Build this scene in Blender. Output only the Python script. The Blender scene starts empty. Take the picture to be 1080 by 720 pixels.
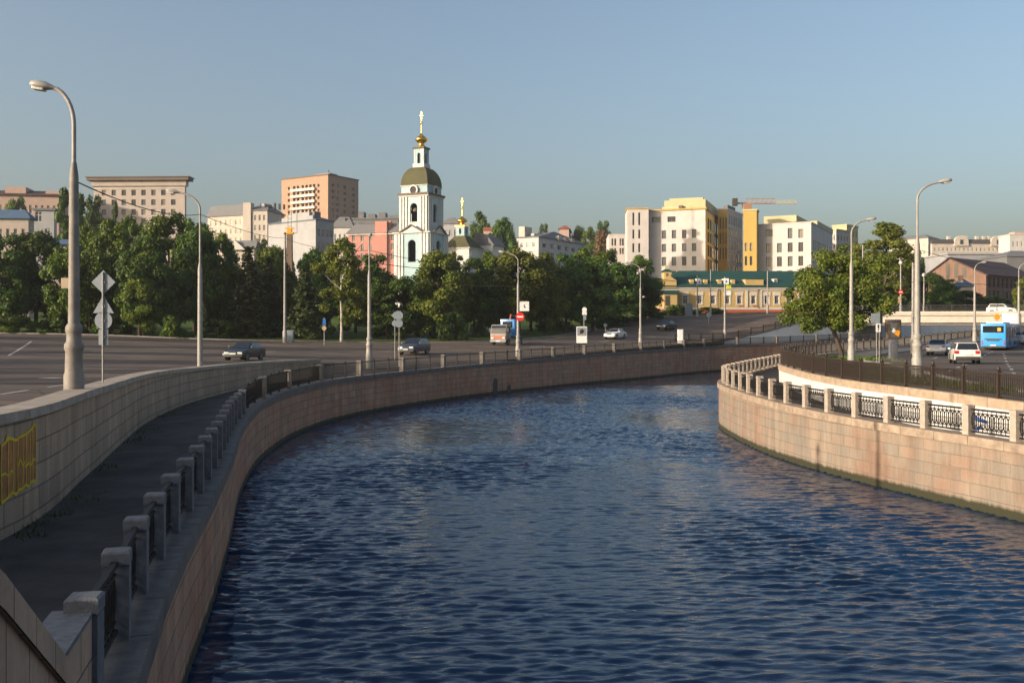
import bpy, bmesh, math, random
import numpy as np
from mathutils import Vector, Matrix, geometry
from mathutils.bvhtree import BVHTree
R = math.radians
rnd = random.Random(11)
S = bpy.context.scene
COL = S.collection

# ------------------------------------------------------------------ camera, sky, sun, exposure
F = 1050.0                      # focal length in photo pixels (1080 wide)
CZ = 5.9                        # eye height over the water (water surface is z = 0)
cd = bpy.data.cameras.new('camera'); cam = bpy.data.objects.new('camera', cd); COL.objects.link(cam)
cam.location = (0, 0, CZ); cam.rotation_euler = (R(90), 0, 0)
cd.sensor_width = 36.0; cd.lens = F / 1080 * 36.0; cd.shift_y = -10 / 1080.0
cd.clip_start = 0.1; cd.clip_end = 9000
S.camera = cam
SUN_EL = 13.0; SUN_AZ = (-0.89, -0.456)      # direction towards the sun in plan
w = bpy.data.worlds.new('World'); S.world = w; w.use_nodes = True
nt = w.node_tree; nt.nodes.clear()
sky = nt.nodes.new('ShaderNodeTexSky'); sky.sky_type = 'NISHITA'; sky.sun_disc = False
sky.sun_elevation = R(SUN_EL); sky.sun_rotation = math.atan2(SUN_AZ[0], SUN_AZ[1]) % (2 * math.pi)
sky.altitude = 150; sky.air_density = 1.0; sky.dust_density = 6.0; sky.ozone_density = 1.3
bg = nt.nodes.new('ShaderNodeBackground'); bg.inputs[1].default_value = 0.15
wo = nt.nodes.new('ShaderNodeOutputWorld')
nt.links.new(sky.outputs[0], bg.inputs[0]); nt.links.new(bg.outputs[0], wo.inputs[0])
sd = bpy.data.lights.new('sun', 'SUN'); so = bpy.data.objects.new('sun', sd); COL.objects.link(so)
sd.energy = 3.9; sd.angle = R(0.53); sd.color = (1.0, 0.845, 0.67)
sv = Vector((SUN_AZ[0] * math.cos(R(SUN_EL)), SUN_AZ[1] * math.cos(R(SUN_EL)), math.sin(R(SUN_EL))))
so.rotation_euler = sv.to_track_quat('Z', 'Y').to_euler()
S.view_settings.view_transform = 'Standard'; S.view_settings.look = 'None'
S.view_settings.gamma = 1; S.view_settings.use_curve_mapping = False
S.view_settings.exposure = 0.66

# ------------------------------------------------------------------ helpers
def K(px): return (px - 540) / F
def P(px, py, d): return Vector((K(px) * d, d, CZ + (350 - py) / F * d))
def ZP(py, d): return CZ + (350 - py) / F * d

class MB:
    def __init__(s): s.v = []; s.f = []; s.m = []; s.uv = []
    def vs(s, pts):
        i = len(s.v); s.v.extend([tuple(p) for p in pts]); return i
    def face(s, pts, m=0, uv=None):
        i = s.vs(pts); s.f.append(tuple(range(i, i + len(pts)))); s.m.append(m); s.uv.append(uv)
    def idx(s, f, m=0): s.f.append(tuple(f)); s.m.append(m); s.uv.append(None)
    def box(s, x0, y0, z0, x1, y1, z1, m=0):
        i = s.vs([(x0,y0,z0),(x1,y0,z0),(x1,y1,z0),(x0,y1,z0),(x0,y0,z1),(x1,y0,z1),(x1,y1,z1),(x0,y1,z1)])
        for q in ((0,3,2,1),(4,5,6,7),(0,1,5,4),(1,2,6,5),(2,3,7,6),(3,0,4,7)): s.idx([i + k for k in q], m)
    def bar(s, a, b, wd, h, m=0, up=(0,0,1)):
        a = Vector(a); b = Vector(b); t = (b - a).normalized(); u = Vector(up)
        sx = t.cross(u).normalized() * wd / 2; uz = sx.cross(t).normalized() * h / 2
        i = s.vs([a-sx-uz, a+sx-uz, a+sx+uz, a-sx+uz, b-sx-uz, b+sx-uz, b+sx+uz, b-sx+uz])
        for q in ((0,1,2,3),(7,6,5,4),(0,4,5,1),(1,5,6,2),(2,6,7,3),(3,7,4,0)): s.idx([i + k for k in q], m)
    def tube(s, pts, r, n=8, m=0, cap=True):
        pts = [Vector(p) for p in pts]
        if not hasattr(r, '__len__'): r = [r] * len(pts)
        rings = []; ref = None
        for k, p in enumerate(pts):
            t = (pts[min(k+1, len(pts)-1)] - pts[max(k-1, 0)]).normalized()
            if ref is None: ref = Vector((1,0,0)) if abs(t.x) < .9 else Vector((0,1,0))
            a = (ref - t * ref.dot(t)).normalized(); ref = a; b = t.cross(a)
            rings.append(s.vs([p + (a * math.cos(2*math.pi*j/n) + b * math.sin(2*math.pi*j/n)) * r[k] for j in range(n)]))
        for k in range(len(pts)-1):
            for j in range(n):
                s.idx([rings[k]+j, rings[k]+(j+1)%n, rings[k+1]+(j+1)%n, rings[k+1]+j], m)
        if cap:
            s.idx([rings[0]+j for j in reversed(range(n))], m); s.idx([rings[-1]+j for j in range(n)], m)
    def lathe(s, prof, c=(0,0), n=16, m=0, rot=0.0, sq=False):
        rings = []
        for r, z in prof:
            if sq: pts = [(c[0]+r*sx, c[1]+r*sy, z) for sx, sy in ((-1,-1),(1,-1),(1,1),(-1,1))]
            else: pts = [(c[0]+r*math.cos(rot+2*math.pi*j/n), c[1]+r*math.sin(rot+2*math.pi*j/n), z) for j in range(n)]
            rings.append(s.vs(pts))
        n = 4 if sq else n
        for k in range(len(prof)-1):
            for j in range(n): s.idx([rings[k]+j, rings[k]+(j+1)%n, rings[k+1]+(j+1)%n, rings[k+1]+j], m)
        s.idx([rings[0]+j for j in reversed(range(n))], m); s.idx([rings[-1]+j for j in range(n)], m)
    def prism(s, poly, y0, y1, m=0):          # poly in x,z
        n = len(poly); i = s.vs([(x, y0, z) for x, z in poly] + [(x, y1, z) for x, z in poly])
        s.idx([i+k for k in range(n)], m); s.idx([i+n+k for k in reversed(range(n))], m)
        for k in range(n): s.idx([i+k, i+n+k, i+n+(k+1)%n, i+(k+1)%n], m)
    def mesh(s, name, mats, smooth=None, fix=True):
        me = bpy.data.meshes.new(name); me.from_pydata(s.v, [], s.f)
        if not isinstance(mats, (list, tuple)): mats = [mats]
        for mm in mats: me.materials.append(mm)
        me.polygons.foreach_set('material_index', s.m)
        if any(u is not None for u in s.uv):
            L = me.uv_layers.new(name='UVMap')
            for p, u in zip(me.polygons, s.uv):
                if u is not None:
                    for k, li in enumerate(p.loop_indices): L.data[li].uv = u[k]
        if fix:
            bm = bmesh.new(); bm.from_mesh(me); bmesh.ops.recalc_face_normals(bm, faces=bm.faces); bm.to_mesh(me); bm.free()
        if smooth:
            me.shade_smooth(); me.set_sharp_from_angle(angle=R(smooth))
        return me
    def build(s, name, mats, parent=None, smooth=None, fix=True):
        return link(name, s.mesh(name, mats, smooth, fix), parent)

def link(name, me, parent=None):
    o = bpy.data.objects.new(name, me); COL.objects.link(o)
    if parent is not None: o.parent = parent
    return o
def tag(o, label, cat, group=None):
    o['label'] = label; o['category'] = cat
    if group: o['group'] = group
    return o
def struct(o): o['kind'] = 'structure'; return o
def thing(name, label, cat, loc=(0,0,0), rz=0.0, group=None):
    o = bpy.data.objects.new(name, None); COL.objects.link(o); o.empty_display_size = .5
    o.location = loc; o.rotation_euler = (0, 0, rz)
    return tag(o, label, cat, group)
def copy_tree(o, parent=None):
    c = o.copy(); COL.objects.link(c)
    if parent is not None: c.parent = parent
    for ch in [x for x in KIDS.get(o.name, [])]: copy_tree(ch, c)
    return c
KIDS = {}
def reg(o):
    KIDS[o.name] = list(o.children)
    for c in o.children: reg(c)

# ------------------------------------------------------------------ materials
def newmat(name):
    m = bpy.data.materials.new(name); m.use_nodes = True
    n = m.node_tree.nodes; b = n['Principled BSDF']; return m, m.node_tree, b
def rgb(c): return (c[0], c[1], c[2], 1)
def mat(name, c, rough=.7, var=.18, scale=3.0, bump=0.0, metal=0.0, spec=.4, stretch=None, bscale=None):
    m, t, b = newmat(name)
    b.inputs['Roughness'].default_value = rough; b.inputs['Metallic'].default_value = metal
    b.inputs['Specular IOR Level'].default_value = spec
    if var <= 0: b.inputs['Base Color'].default_value = rgb(c); return m
    tc = t.nodes.new('ShaderNodeTexCoord'); src = tc.outputs['Object']
    if stretch:
        mp = t.nodes.new('ShaderNodeMapping'); mp.inputs['Scale'].default_value = stretch
        t.links.new(src, mp.inputs[0]); src = mp.outputs[0]
    no = t.nodes.new('ShaderNodeTexNoise'); no.inputs['Scale'].default_value = scale; no.inputs['Detail'].default_value = 6
    no.inputs['Roughness'].default_value = .65
    t.links.new(src, no.inputs['Vector'])
    cr = t.nodes.new('ShaderNodeValToRGB'); cr.color_ramp.elements[0].position = .3; cr.color_ramp.elements[1].position = .7
    cr.color_ramp.elements[0].color = rgb([x * (1 - var) for x in c]); cr.color_ramp.elements[1].color = rgb([min(1, x * (1 + var)) for x in c])
    t.links.new(no.outputs['Fac'], cr.inputs[0]); t.links.new(cr.outputs[0], b.inputs['Base Color'])
    if bump:
        nb = t.nodes.new('ShaderNodeTexNoise'); nb.inputs['Scale'].default_value = bscale or scale * 4; nb.inputs['Detail'].default_value = 5
        t.links.new(src, nb.inputs['Vector'])
        bu = t.nodes.new('ShaderNodeBump'); bu.inputs['Strength'].default_value = bump; bu.inputs['Distance'].default_value = .05
        t.links.new(nb.outputs['Fac'], bu.inputs['Height']); t.links.new(bu.outputs[0], b.inputs['Normal'])
    return m
def blockmat(name, c1, c2, c3, mortar, bw, rh, wet=None, msize=.02, mixn=.5, dirt=.35):
    """stone blocks laid out on the UVs (metres along the wall, metres up)"""
    m, t, b = newmat(name); N = t.nodes.new; L = t.links.new
    b.inputs['Roughness'].default_value = .8; b.inputs['Specular IOR Level'].default_value = .3
    uv = N('ShaderNodeUVMap')
    br = N('ShaderNodeTexBrick'); br.inputs['Scale'].default_value = 1; br.inputs['Brick Width'].default_value = bw
    br.inputs['Row Height'].default_value = rh; br.inputs['Mortar Size'].default_value = msize; br.inputs['Mortar Smooth'].default_value = .3
    br.inputs['Color1'].default_value = rgb(c1); br.inputs['Color2'].default_value = rgb(c2); br.inputs['Mortar'].default_value = rgb(mortar)
    br.inputs['Bias'].default_value = -.1
    # blocks of the third stone, in patches
    br2 = N('ShaderNodeTexBrick'); br2.inputs['Scale'].default_value = 1; br2.inputs['Brick Width'].default_value = bw
    br2.inputs['Row Height'].default_value = rh; br2.inputs['Mortar Size'].default_value = msize; br2.inputs['Mortar Smooth'].default_value = .3
    br2.inputs['Color1'].default_value = rgb(c3); br2.inputs['Color2'].default_value = rgb([x*.85 for x in c3]); br2.inputs['Mortar'].default_value = rgb(mortar)
    br2.inputs['Bias'].default_value = .1
    n1 = N('ShaderNodeTexNoise'); n1.inputs['Scale'].default_value = .35; n1.inputs['Detail'].default_value = 3
    cr = N('ShaderNodeValToRGB'); cr.color_ramp.elements[0].position = mixn - .06; cr.color_ramp.elements[1].position = mixn + .06
    mx = N('ShaderNodeMix'); mx.data_type = 'RGBA'
    L(uv.outputs[0], br.inputs['Vector']); L(uv.outputs[0], br2.inputs['Vector']); L(uv.outputs[0], n1.inputs['Vector'])
    L(n1.outputs['Fac'], cr.inputs[0]); L(cr.outputs[0], mx.inputs[0]); L(br.outputs['Color'], mx.inputs[6]); L(br2.outputs['Color'], mx.inputs[7])
    # streaks of dirt running down
    mp = N('ShaderNodeMapping'); mp.inputs['Scale'].default_value = (1.6, .22, 1); L(uv.outputs[0], mp.inputs[0])
    n2 = N('ShaderNodeTexNoise'); n2.inputs['Scale'].default_value = 1.0; n2.inputs['Detail'].default_value = 7; n2.inputs['Roughness'].default_value = .7
    L(mp.outputs[0], n2.inputs['Vector'])
    c2n = N('ShaderNodeValToRGB'); c2n.color_ramp.elements[0].position = .32; c2n.color_ramp.elements[1].position = .62
    c2n.color_ramp.elements[0].color = rgb((1-dirt,)*3); c2n.color_ramp.elements[1].color = (1.06,1.03,1,1)
    L(n2.outputs['Fac'], c2n.inputs[0])
    mu = N('ShaderNodeMix'); mu.data_type = 'RGBA'; mu.blend_type = 'MULTIPLY'; mu.inputs[0].default_value = 1
    L(mx.outputs[2], mu.inputs[6]); L(c2n.outputs[0], mu.inputs[7]); out = mu.outputs[2]
    n3 = N('ShaderNodeTexNoise'); n3.inputs['Scale'].default_value = 14; n3.inputs['Detail'].default_value = 4; L(uv.outputs[0], n3.inputs['Vector'])
    c3n = N('ShaderNodeValToRGB'); c3n.color_ramp.elements[0].color = (.8,.8,.8,1); c3n.color_ramp.elements[1].color = (1.15,1.15,1.15,1); L(n3.outputs['Fac'], c3n.inputs[0])
    mu3 = N('ShaderNodeMix'); mu3.data_type = 'RGBA'; mu3.blend_type = 'MULTIPLY'; mu3.inputs[0].default_value = 1
    L(out, mu3.inputs[6]); L(c3n.outputs[0], mu3.inputs[7]); out = mu3.outputs[2]
    if wet is not None:                        # algae band at the waterline (v is height over the water)
        sp = N('ShaderNodeSeparateXYZ'); L(uv.outputs[0], sp.inputs[0])
        ad = N('ShaderNodeMath'); ad.operation = 'MULTIPLY_ADD'; ad.inputs[1].default_value = .35; L(n2.outputs['Fac'], ad.inputs[0]); 
        sb = N('ShaderNodeMath'); sb.operation = 'SUBTRACT'; sb.inputs[1].default_value = wet + .17; L(sp.outputs[1], sb.inputs[0]); L(sb.outputs[0], ad.inputs[2])
        c4 = N('ShaderNodeValToRGB'); c4.color_ramp.elements[0].position = 0; c4.color_ramp.elements[1].position = .12; 
        L(ad.outputs[0], c4.inputs[0])
        m4 = N('ShaderNodeMix'); m4.data_type = 'RGBA'; L(c4.outputs[0], m4.inputs[0]); m4.inputs[6].default_value = (.035,.035,.018,1); L(out, m4.inputs[7]); out = m4.outputs[2]
    L(out, b.inputs['Base Color'])
    bu = N('ShaderNodeBump'); bu.inputs['Strength'].default_value = .6; bu.inputs['Distance'].default_value = .03; bu.invert = True
    L(br.outputs['Fac'], bu.inputs['Height'])
    b2 = N('ShaderNodeBump'); b2.inputs['Strength'].default_value = .35; b2.inputs['Distance'].default_value = .02
    L(n3.outputs['Fac'], b2.inputs['Height']); L(bu.outputs[0], b2.inputs['Normal']); L(b2.outputs[0], b.inputs['Normal'])
    return m
def leafmat(name, c1, c2, trans=.24):
    m, t, b = newmat(name); N = t.nodes.new; L = t.links.new
    tc = N('ShaderNodeTexCoord'); no = N('ShaderNodeTexNoise'); no.inputs['Scale'].default_value = .55; no.inputs['Detail'].default_value = 3
    L(tc.outputs['Object'], no.inputs['Vector'])
    cr = N('ShaderNodeValToRGB'); cr.color_ramp.elements[0].position = .35; cr.color_ramp.elements[1].position = .68
    cr.color_ramp.elements[0].color = rgb(c1); cr.color_ramp.elements[1].color = rgb(c2); L(no.outputs['Fac'], cr.inputs[0])
    oi = N('ShaderNodeObjectInfo'); hs = N('ShaderNodeHueSaturation')
    mr = N('ShaderNodeMapRange'); mr.inputs[3].default_value = .485; mr.inputs[4].default_value = .515; L(oi.outputs['Random'], mr.inputs[0]); L(mr.outputs[0], hs.inputs['Hue'])
    mv = N('ShaderNodeMapRange'); mv.inputs[3].default_value = .8; mv.inputs[4].default_value = 1.2; L(oi.outputs['Random'], mv.inputs[0]); L(mv.outputs[0], hs.inputs['Value'])
    L(cr.outputs[0], hs.inputs['Color'])
    b.inputs['Roughness'].default_value = .55; b.inputs['Specular IOR Level'].default_value = .25
    L(hs.outputs[0], b.inputs['Base Color'])
    tr = N('ShaderNodeBsdfTranslucent'); L(hs.outputs[0], tr.inputs[0])
    ms = N('ShaderNodeMixShader'); ms.inputs[0].default_value = trans
    L(b.outputs[0], ms.inputs[1]); L(tr.outputs[0], ms.inputs[2]); L(ms.outputs[0], t.nodes['Material Output'].inputs[0])
    return m
def paint(name, c, rough=.3, metal=0.0):
    m, t, b = newmat(name); b.inputs['Base Color'].default_value = rgb(c); b.inputs['Roughness'].default_value = rough
    b.inputs['Metallic'].default_value = metal; b.inputs['Coat Weight'].default_value = .3; b.inputs['Coat Roughness'].default_value = .1
    return m

M = {}
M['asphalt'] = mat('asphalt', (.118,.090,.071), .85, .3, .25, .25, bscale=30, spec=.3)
def roadmat(m):
    t = m.node_tree; N = t.nodes.new; L = t.links.new; b = t.nodes['Principled BSDF']; src = b.inputs['Base Color'].links[0].from_socket
    tc = N('ShaderNodeTexCoord'); mp = N('ShaderNodeMapping'); mp.inputs['Scale'].default_value = (.05,.6,1); mp.inputs['Rotation'].default_value = (0,0,R(-8)); L(tc.outputs['Object'], mp.inputs[0])
    n = N('ShaderNodeTexNoise'); n.inputs['Scale'].default_value = 1.0; n.inputs['Detail'].default_value = 5; L(mp.outputs[0], n.inputs['Vector'])
    cr = N('ShaderNodeValToRGB'); cr.color_ramp.elements[0].position = .38; cr.color_ramp.elements[1].position = .62; cr.color_ramp.elements[0].color = (.62,.62,.64,1); cr.color_ramp.elements[1].color = (1.18,1.16,1.12,1); L(n.outputs['Fac'], cr.inputs[0])
    mu = N('ShaderNodeMix'); mu.data_type = 'RGBA'; mu.blend_type = 'MULTIPLY'; mu.inputs[0].default_value = 1; L(src, mu.inputs[6]); L(cr.outputs[0], mu.inputs[7])
    vo = N('ShaderNodeTexVoronoi'); vo.feature = 'DISTANCE_TO_EDGE'; vo.inputs['Scale'].default_value = .16; L(tc.outputs['Object'], vo.inputs['Vector'])
    c2 = N('ShaderNodeValToRGB'); c2.color_ramp.elements[0].position = .0; c2.color_ramp.elements[1].position = .012; c2.color_ramp.elements[0].color = (.45,.45,.45,1); L(vo.outputs[0], c2.inputs[0])
    m2 = N('ShaderNodeMix'); m2.data_type = 'RGBA'; m2.blend_type = 'MULTIPLY'; m2.inputs[0].default_value = .8; L(mu.outputs[2], m2.inputs[6]); L(c2.outputs[0], m2.inputs[7]); L(m2.outputs[2], b.inputs['Base Color'])
roadmat(M['asphalt'])
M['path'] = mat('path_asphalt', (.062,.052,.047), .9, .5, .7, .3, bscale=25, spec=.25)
M['pavement'] = mat('pavement_paving', (.13,.115,.10), .85, .25, .5, .2, bscale=20, spec=.3)
M['grass'] = mat('grass', (.060,.095,.018), .9, .45, .6, .6, bscale=12, spec=.1)
M['earth'] = mat('hill_grass', (.045,.058,.018), .9, .4, .08, .3, bscale=2, spec=.1)
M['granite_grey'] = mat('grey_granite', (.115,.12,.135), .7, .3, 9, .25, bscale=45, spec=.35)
M['granite_dark'] = mat('dark_granite', (.115,.105,.095), .7, .3, 6, .25, bscale=40, spec=.35)
M['cap_stone'] = mat('limestone_capping', (.33,.28,.23), .75, .3, 2.5, .25, bscale=30, spec=.3)
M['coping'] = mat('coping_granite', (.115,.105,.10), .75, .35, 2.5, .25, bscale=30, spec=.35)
M['wall_left'] = blockmat('embankment_granite', (.42,.26,.175), (.31,.20,.14), (.42,.22,.14), (.22,.15,.105), 1.05, .46, wet=.22, mixn=.55)
M['wall_right'] = blockmat('pink_embankment_granite', (.29,.225,.175), (.24,.215,.18), (.285,.19,.14), (.21,.175,.14), .92, .43, wet=.24, mixn=.56, dirt=.32)
M['retaining'] = blockmat('limestone_retaining', (.45,.33,.23), (.37,.275,.20), (.42,.31,.22), (.22,.17,.125), .95, .43, mixn=.55, dirt=.42)
M['stair_stone'] = blockmat('stair_parapet_stone', (.43,.31,.23), (.38,.275,.205), (.40,.29,.215), (.10,.075,.055), .62, 3.0, mixn=.55, msize=.012)
M['white_wall'] = mat('white_painted_wall', (.62,.60,.57), .6, .1, 1.5, .15, bscale=20)
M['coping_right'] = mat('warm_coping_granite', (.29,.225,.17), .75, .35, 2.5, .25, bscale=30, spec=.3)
M['tan_coping'] = mat('tan_sandstone_coping', (.34,.26,.19), .8, .25, 2.5, .2, bscale=25)
M['iron'] = mat('dark_cast_iron', (.012,.011,.011), .6, .3, 6, spec=.25)
M['iron_brown'] = mat('brown_black_iron_fence', (.035,.025,.02), .5, .3, 6, spec=.45)
M['pole'] = mat('lamp_post_grey_paint', (.27,.255,.235), .5, .2, 4, spec=.4)
M['pole_dirty'] = mat('lamp_post_weathered', (.20,.18,.16), .6, .3, 2.5, spec=.35)
M['lamp_shell'] = mat('lamp_head_shell', (.33,.315,.29), .45, .15, 5)
M['lamp_glass'] = mat('lamp_head_glass', (.55,.53,.48), .25, .05, 5, spec=.6)
M['sign_back'] = mat('sign_back_grey', (.20,.235,.27), .45, .12, 4)
M['sign_white'] = mat('sign_white', (.72,.72,.70), .4, .06, 6)
M['sign_red'] = mat('sign_red', (.55,.03,.03), .4, .05, 6)
M['sign_blue'] = mat('sign_blue', (.03,.12,.42), .4, .05, 6)
M['sign_black'] = mat('sign_black', (.015,.015,.015), .5, .05, 6)
M['sign_orange'] = mat('sign_orange', (.85,.33,.02), .4, .05, 6)
M['sign_tan'] = mat('sign_tan', (.40,.30,.21), .5, .05, 6)
M['marking'] = mat('road_paint', (.42,.40,.37), .7, .3, 2.5)
M['kerb'] = mat('kerb_stone', (.24,.22,.20), .8, .2, 2, .15)
M['graf_or'] = mat('graffiti_orange', (.34,.14,.055), .7, .5, 3)
M['graf_ye'] = mat('graffiti_yellow', (.60,.42,.015), .6, .15, 7)
M['concrete'] = mat('bridge_concrete', (.38,.335,.29), .8, .15, .8, .15, bscale=12)
M['ramp'] = mat('ramp_wall_pale', (.70,.69,.67), .8, .12, .4, .15, bscale=10)
M['glass'] = mat('window_glass', (.035,.04,.048), .04, .3, 1.5, spec=.5)
M['glass_pale'] = mat('window_glass_pale', (.10,.115,.125), .04, .4, .8, spec=.5)
M['glass_curtain'] = mat('curtained_window', (.24,.21,.18), .15, .35, .8, spec=.5)
M['frame_white'] = mat('window_frame_white', (.62,.59,.55), .6, .05, 3)
M['frame_dark'] = mat('window_frame_dark', (.09,.075,.065), .6, .1, 3)
M['bark'] = mat('bark', (.075,.055,.042), .9, .35, 4, .5, bscale=12, stretch=(1,1,.25), spec=.1)
M['birch_bark'] = mat('birch_bark', (.42,.38,.33), .85, .45, 3, .3, stretch=(1,1,2), spec=.1)
M['leaf_dark'] = leafmat('leaves_dark_green', (0.0300,0.0661,0.0088), (0.0875,0.1392,0.0165))
M['leaf_mid'] = leafmat('leaves_mid_green', (0.0475,0.0968,0.0088), (0.1250,0.1770,0.0176))
M['leaf_olive'] = leafmat('leaves_olive_green', (0.0775,0.1086,0.0110), (0.1625,0.1829,0.0242))
M['leaf_light'] = leafmat('leaves_yellow_green', (0.1063,0.1416,0.0165), (0.2125,0.2242,0.0330), .4)
M['leaf_red'] = leafmat('leaves_reddish', (0.1250,0.0767,0.0330), (0.2000,0.1180,0.0550))
M['needle'] = leafmat('spruce_needles', (0.0375,0.0590,0.0198), (0.1063,0.1239,0.0352), .15)
M['leaf_maple'] = leafmat('maple_leaves', (.052,.078,.008), (.130,.145,.018))

# ------------------------------------------------------------------ lines of the place (x, y, height over the eye line)
def crom(pts, step):
    pts = [np.array(p, float) for p in pts]; out = []
    for i in range(len(pts)-1):
        p0 = pts[max(i-1,0)]; p1 = pts[i]; p2 = pts[i+1]; p3 = pts[min(i+2,len(pts)-1)]
        n = max(2, int(np.linalg.norm((p2-p1)[:2]) / step))
        for k in range(n):
            t = k / n
            out.append(.5*((2*p1)+(-p0+p2)*t+(2*p0-5*p1+4*p2-p3)*t*t+(-p0+3*p1-3*p2+p3)*t**3))
    out.append(pts[-1]); return np.array(out)
def arclen(c):
    d = np.linalg.norm(np.diff(c[:,:2], axis=0), axis=1); return np.concatenate([[0], np.cumsum(d)])
def at_s(c, sl, s):
    return np.array([np.interp(s, sl, c[:,k]) for k in range(c.shape[1])])
def tang(c, sl, s):
    a = at_s(c, sl, s-.3); b = at_s(c, sl, s+.3); t = (b-a)[:2]; return t/np.linalg.norm(t)
def offset(c, d):                                   # to the left of travel
    t = np.gradient(c[:,:2], axis=0); t /= np.linalg.norm(t, axis=1)[:,None]
    o = c.copy(); o[:,0] += -t[:,1]*d; o[:,1] += t[:,0]*d; return o

LWP = [(-1.0,-14,-3.45),(-2.2,0,-3.45),(-3.0,5,-3.45),(-3.75,9.65,-3.45),(-4.55,12.7,-3.45),(-5.48,16.74,-3.45),(-6.48,21.6,-3.4),(-7.9,27.9,-3.42),(-9.6,35,-3.4),
       (-10.85,41.3,-3.35),(-11.6,46.2,-3.25),(-12.2,53,-3.2),(-12.3,58,-3.2),(-11.9,64.5,-3.15),(-10.7,71,-3.12),(-7.7,80.5,-3.08),(-4.2,89,-2.98),(0,97.6,-2.86),
       (8,112,-2.6),(16.9,126.4,-2.33),(28.5,145.8,-2.15),(34,150,-1.9),(41,153.5,-1.75),(53,159,-1.3),(63,167,-1.0),(72,177,-1.0),(84,184,-1.0),(110,191,-1),(170,194,-1)]
LW = crom(LWP, .8); LWs = arclen(LW)
RWP = [(22,-14,-3.5),(20.3,8,-3.5),(18,20,-3.5),(15.85,31.1,-3.48),(14.9,34.6,-3.46),(14.0,38,-3.44),(13.1,42.1,-3.38),(12.5,46.6,-3.3),(12.3,50.5,-3.24),(12.35,55,-3.2),(12.75,61,-3.15),
       (13.7,65.5,-3.15),(15.3,70,-3.15),(20.5,83,-3.1),(28.4,100,-2.95),(38.5,115,-2.7),(52,130,-2.3),(70,146.5,-1.5),(85,156,-1),(115,165,-1),(170,169,-1)]
RW = crom(RWP, .8); RWs = arclen(RW)
RTP = [(-8.4,-14,-1.2),(-8.4,0,-1.27),(-8.45,8,-1.32),(-8.62,17,-1.38),(-10.3,24,-1.43),(-12.3,31.4,-1.52),(-14.0,38,-1.6),(-15.3,45,-1.7),(-16.0,51,-1.8),(-16.5,60,-1.9),(-16.35,70,-2.02),(-15.2,79,-2.13)]
RT = crom(RTP, .8); RTs = arclen(RT)
FNP = [(30,-14,-2.7),(23.5,8,-2.7),(21.0,22,-2.65),(19.5,30,-2.6),(18.2,36.5,-2.5),(17.4,42,-2.42),(16.75,48,-2.4),(16.4,54,-2.28),(16.7,60,-2.15),(17.7,66,-2.1),(20.2,73,-2.1),(24.2,84,-2.1),
       (31.2,98,-2.05),(41.6,112,-1.75),(55,127,-1.1),(70,141,-.3),(84,151,.6),(112,160,1.2),(170,164,1.5)]
FN = crom(FNP, .8); FNs = arclen(FN)
RAMPP = [(32.5,152.2,-1.5),(39,155.6,-.35),(45.5,159.6,1.15),(52,164,2.4),(58,168.5,3.3),(66,178,3.6),(82,188,3.6),(110,196,3.6),(170,199,3.6)]
RA = crom(RAMPP, .8)

# ------------------------------------------------------------------ ground heights (thin-plate through points read off the photo)
def pz(px, py, d): return (K(px)*d, d, (350-py)/F*d)
CP = [(-8.6,-14,-1.8),(-8.7,5,-1.85),(-8.8,17,-1.93),(-10.7,24,-1.98),(-12.8,31,-2.06),(-16.0,45,-2.22),(-17.2,60,-2.36),(-17,70,-2.45),(-15.6,79,-2.5),
      (-30,20,-1.9),(-45,30,-1.8),(-70,40,-1.4),(-40,60,-2.0),(-14,86,-2.65),(-8,91,-2.72),(-4,95,-2.75),(2,106,-2.5),(10,118,-2.2),(20,134,-1.75),
      (-21.5,80,-2.25),(-10.3,105,-2.3),(-64,125,-.15),(-51,125,-.4),(-40,125,-.85),(-24,125,-1.25),(-12.7,129,-1.35),(-80,70,-1.0),(-45,95,-1.35),
      (0,124,-1.6),(14.5,140,-1.0),(24.8,160,.4),(9,163,.05),(14,168,.45),(30,200,3.7),(45,200,3.85),(58,200,4.0),(95,205,4.6),(34,152,-1.2),(45,161,1.2),(59,170,3.2),(70,182,3.6),
      (-60,200,3),(-100,300,12),(0,230,6.5),(-30,350,15),(40,262,9),(100,262,9),(200,600,15),(-200,450,25),(0,450,22),(300,300,6),(-150,150,1.5),(-300,200,8),(-300,0,3),(-120,0,-1),(-100,90,0),
      (19.6,30,-2.55),(17.4,42,-2.4),(16.6,54,-2.25),(18,66,-2.1),(34,75,-2.35),(39.6,92,-2.1),(52,108,-2.0),(31,98,-2.1),(60,50,-2.4),(100,60,-2),(42,112,-1.75),(58,128,-.85),(72,142,0.0),
      (100,110,-1.2),(24,10,-2.7),(60,0,-2.6),(90,160,1.2),(130,190,2),(180,60,-1),(250,150,2),(300,0,0),(100,-20,-2.5),(-30,-20,-1.8)]
CPa = np.array(CP); 
def _phi(r): return np.where(r > 1e-9, r*r*np.log(np.maximum(r, 1e-9)), 0)
def _solve():
    X = CPa[:,:2]/100; n = len(X); r = np.linalg.norm(X[:,None]-X[None], axis=2)
    A = np.zeros((n+3,n+3)); A[:n,:n] = _phi(r) + np.eye(n)*2e-4; A[:n,n] = 1; A[:n,n+1:] = X; A[n,:n] = 1; A[n+1:,:n] = X.T
    return np.linalg.solve(A, np.concatenate([CPa[:,2], np.zeros(3)])), X
_W, _X = _solve()
def hrel(xy):
    xy = np.atleast_2d(np.asarray(xy, float)); q = xy/100
    r = np.linalg.norm(q[:,None]-_X[None], axis=2); z = _phi(r) @ _W[:-3] + _W[-3] + q @ _W[-2:]
    d = np.linalg.norm(xy - np.array([0,150]), axis=1); k = np.clip((d-330)/250, 0, 1); k = k*k*(3-2*k)
    return np.clip(z, -3.2, 30)*(1-k) + 12*k

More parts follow.
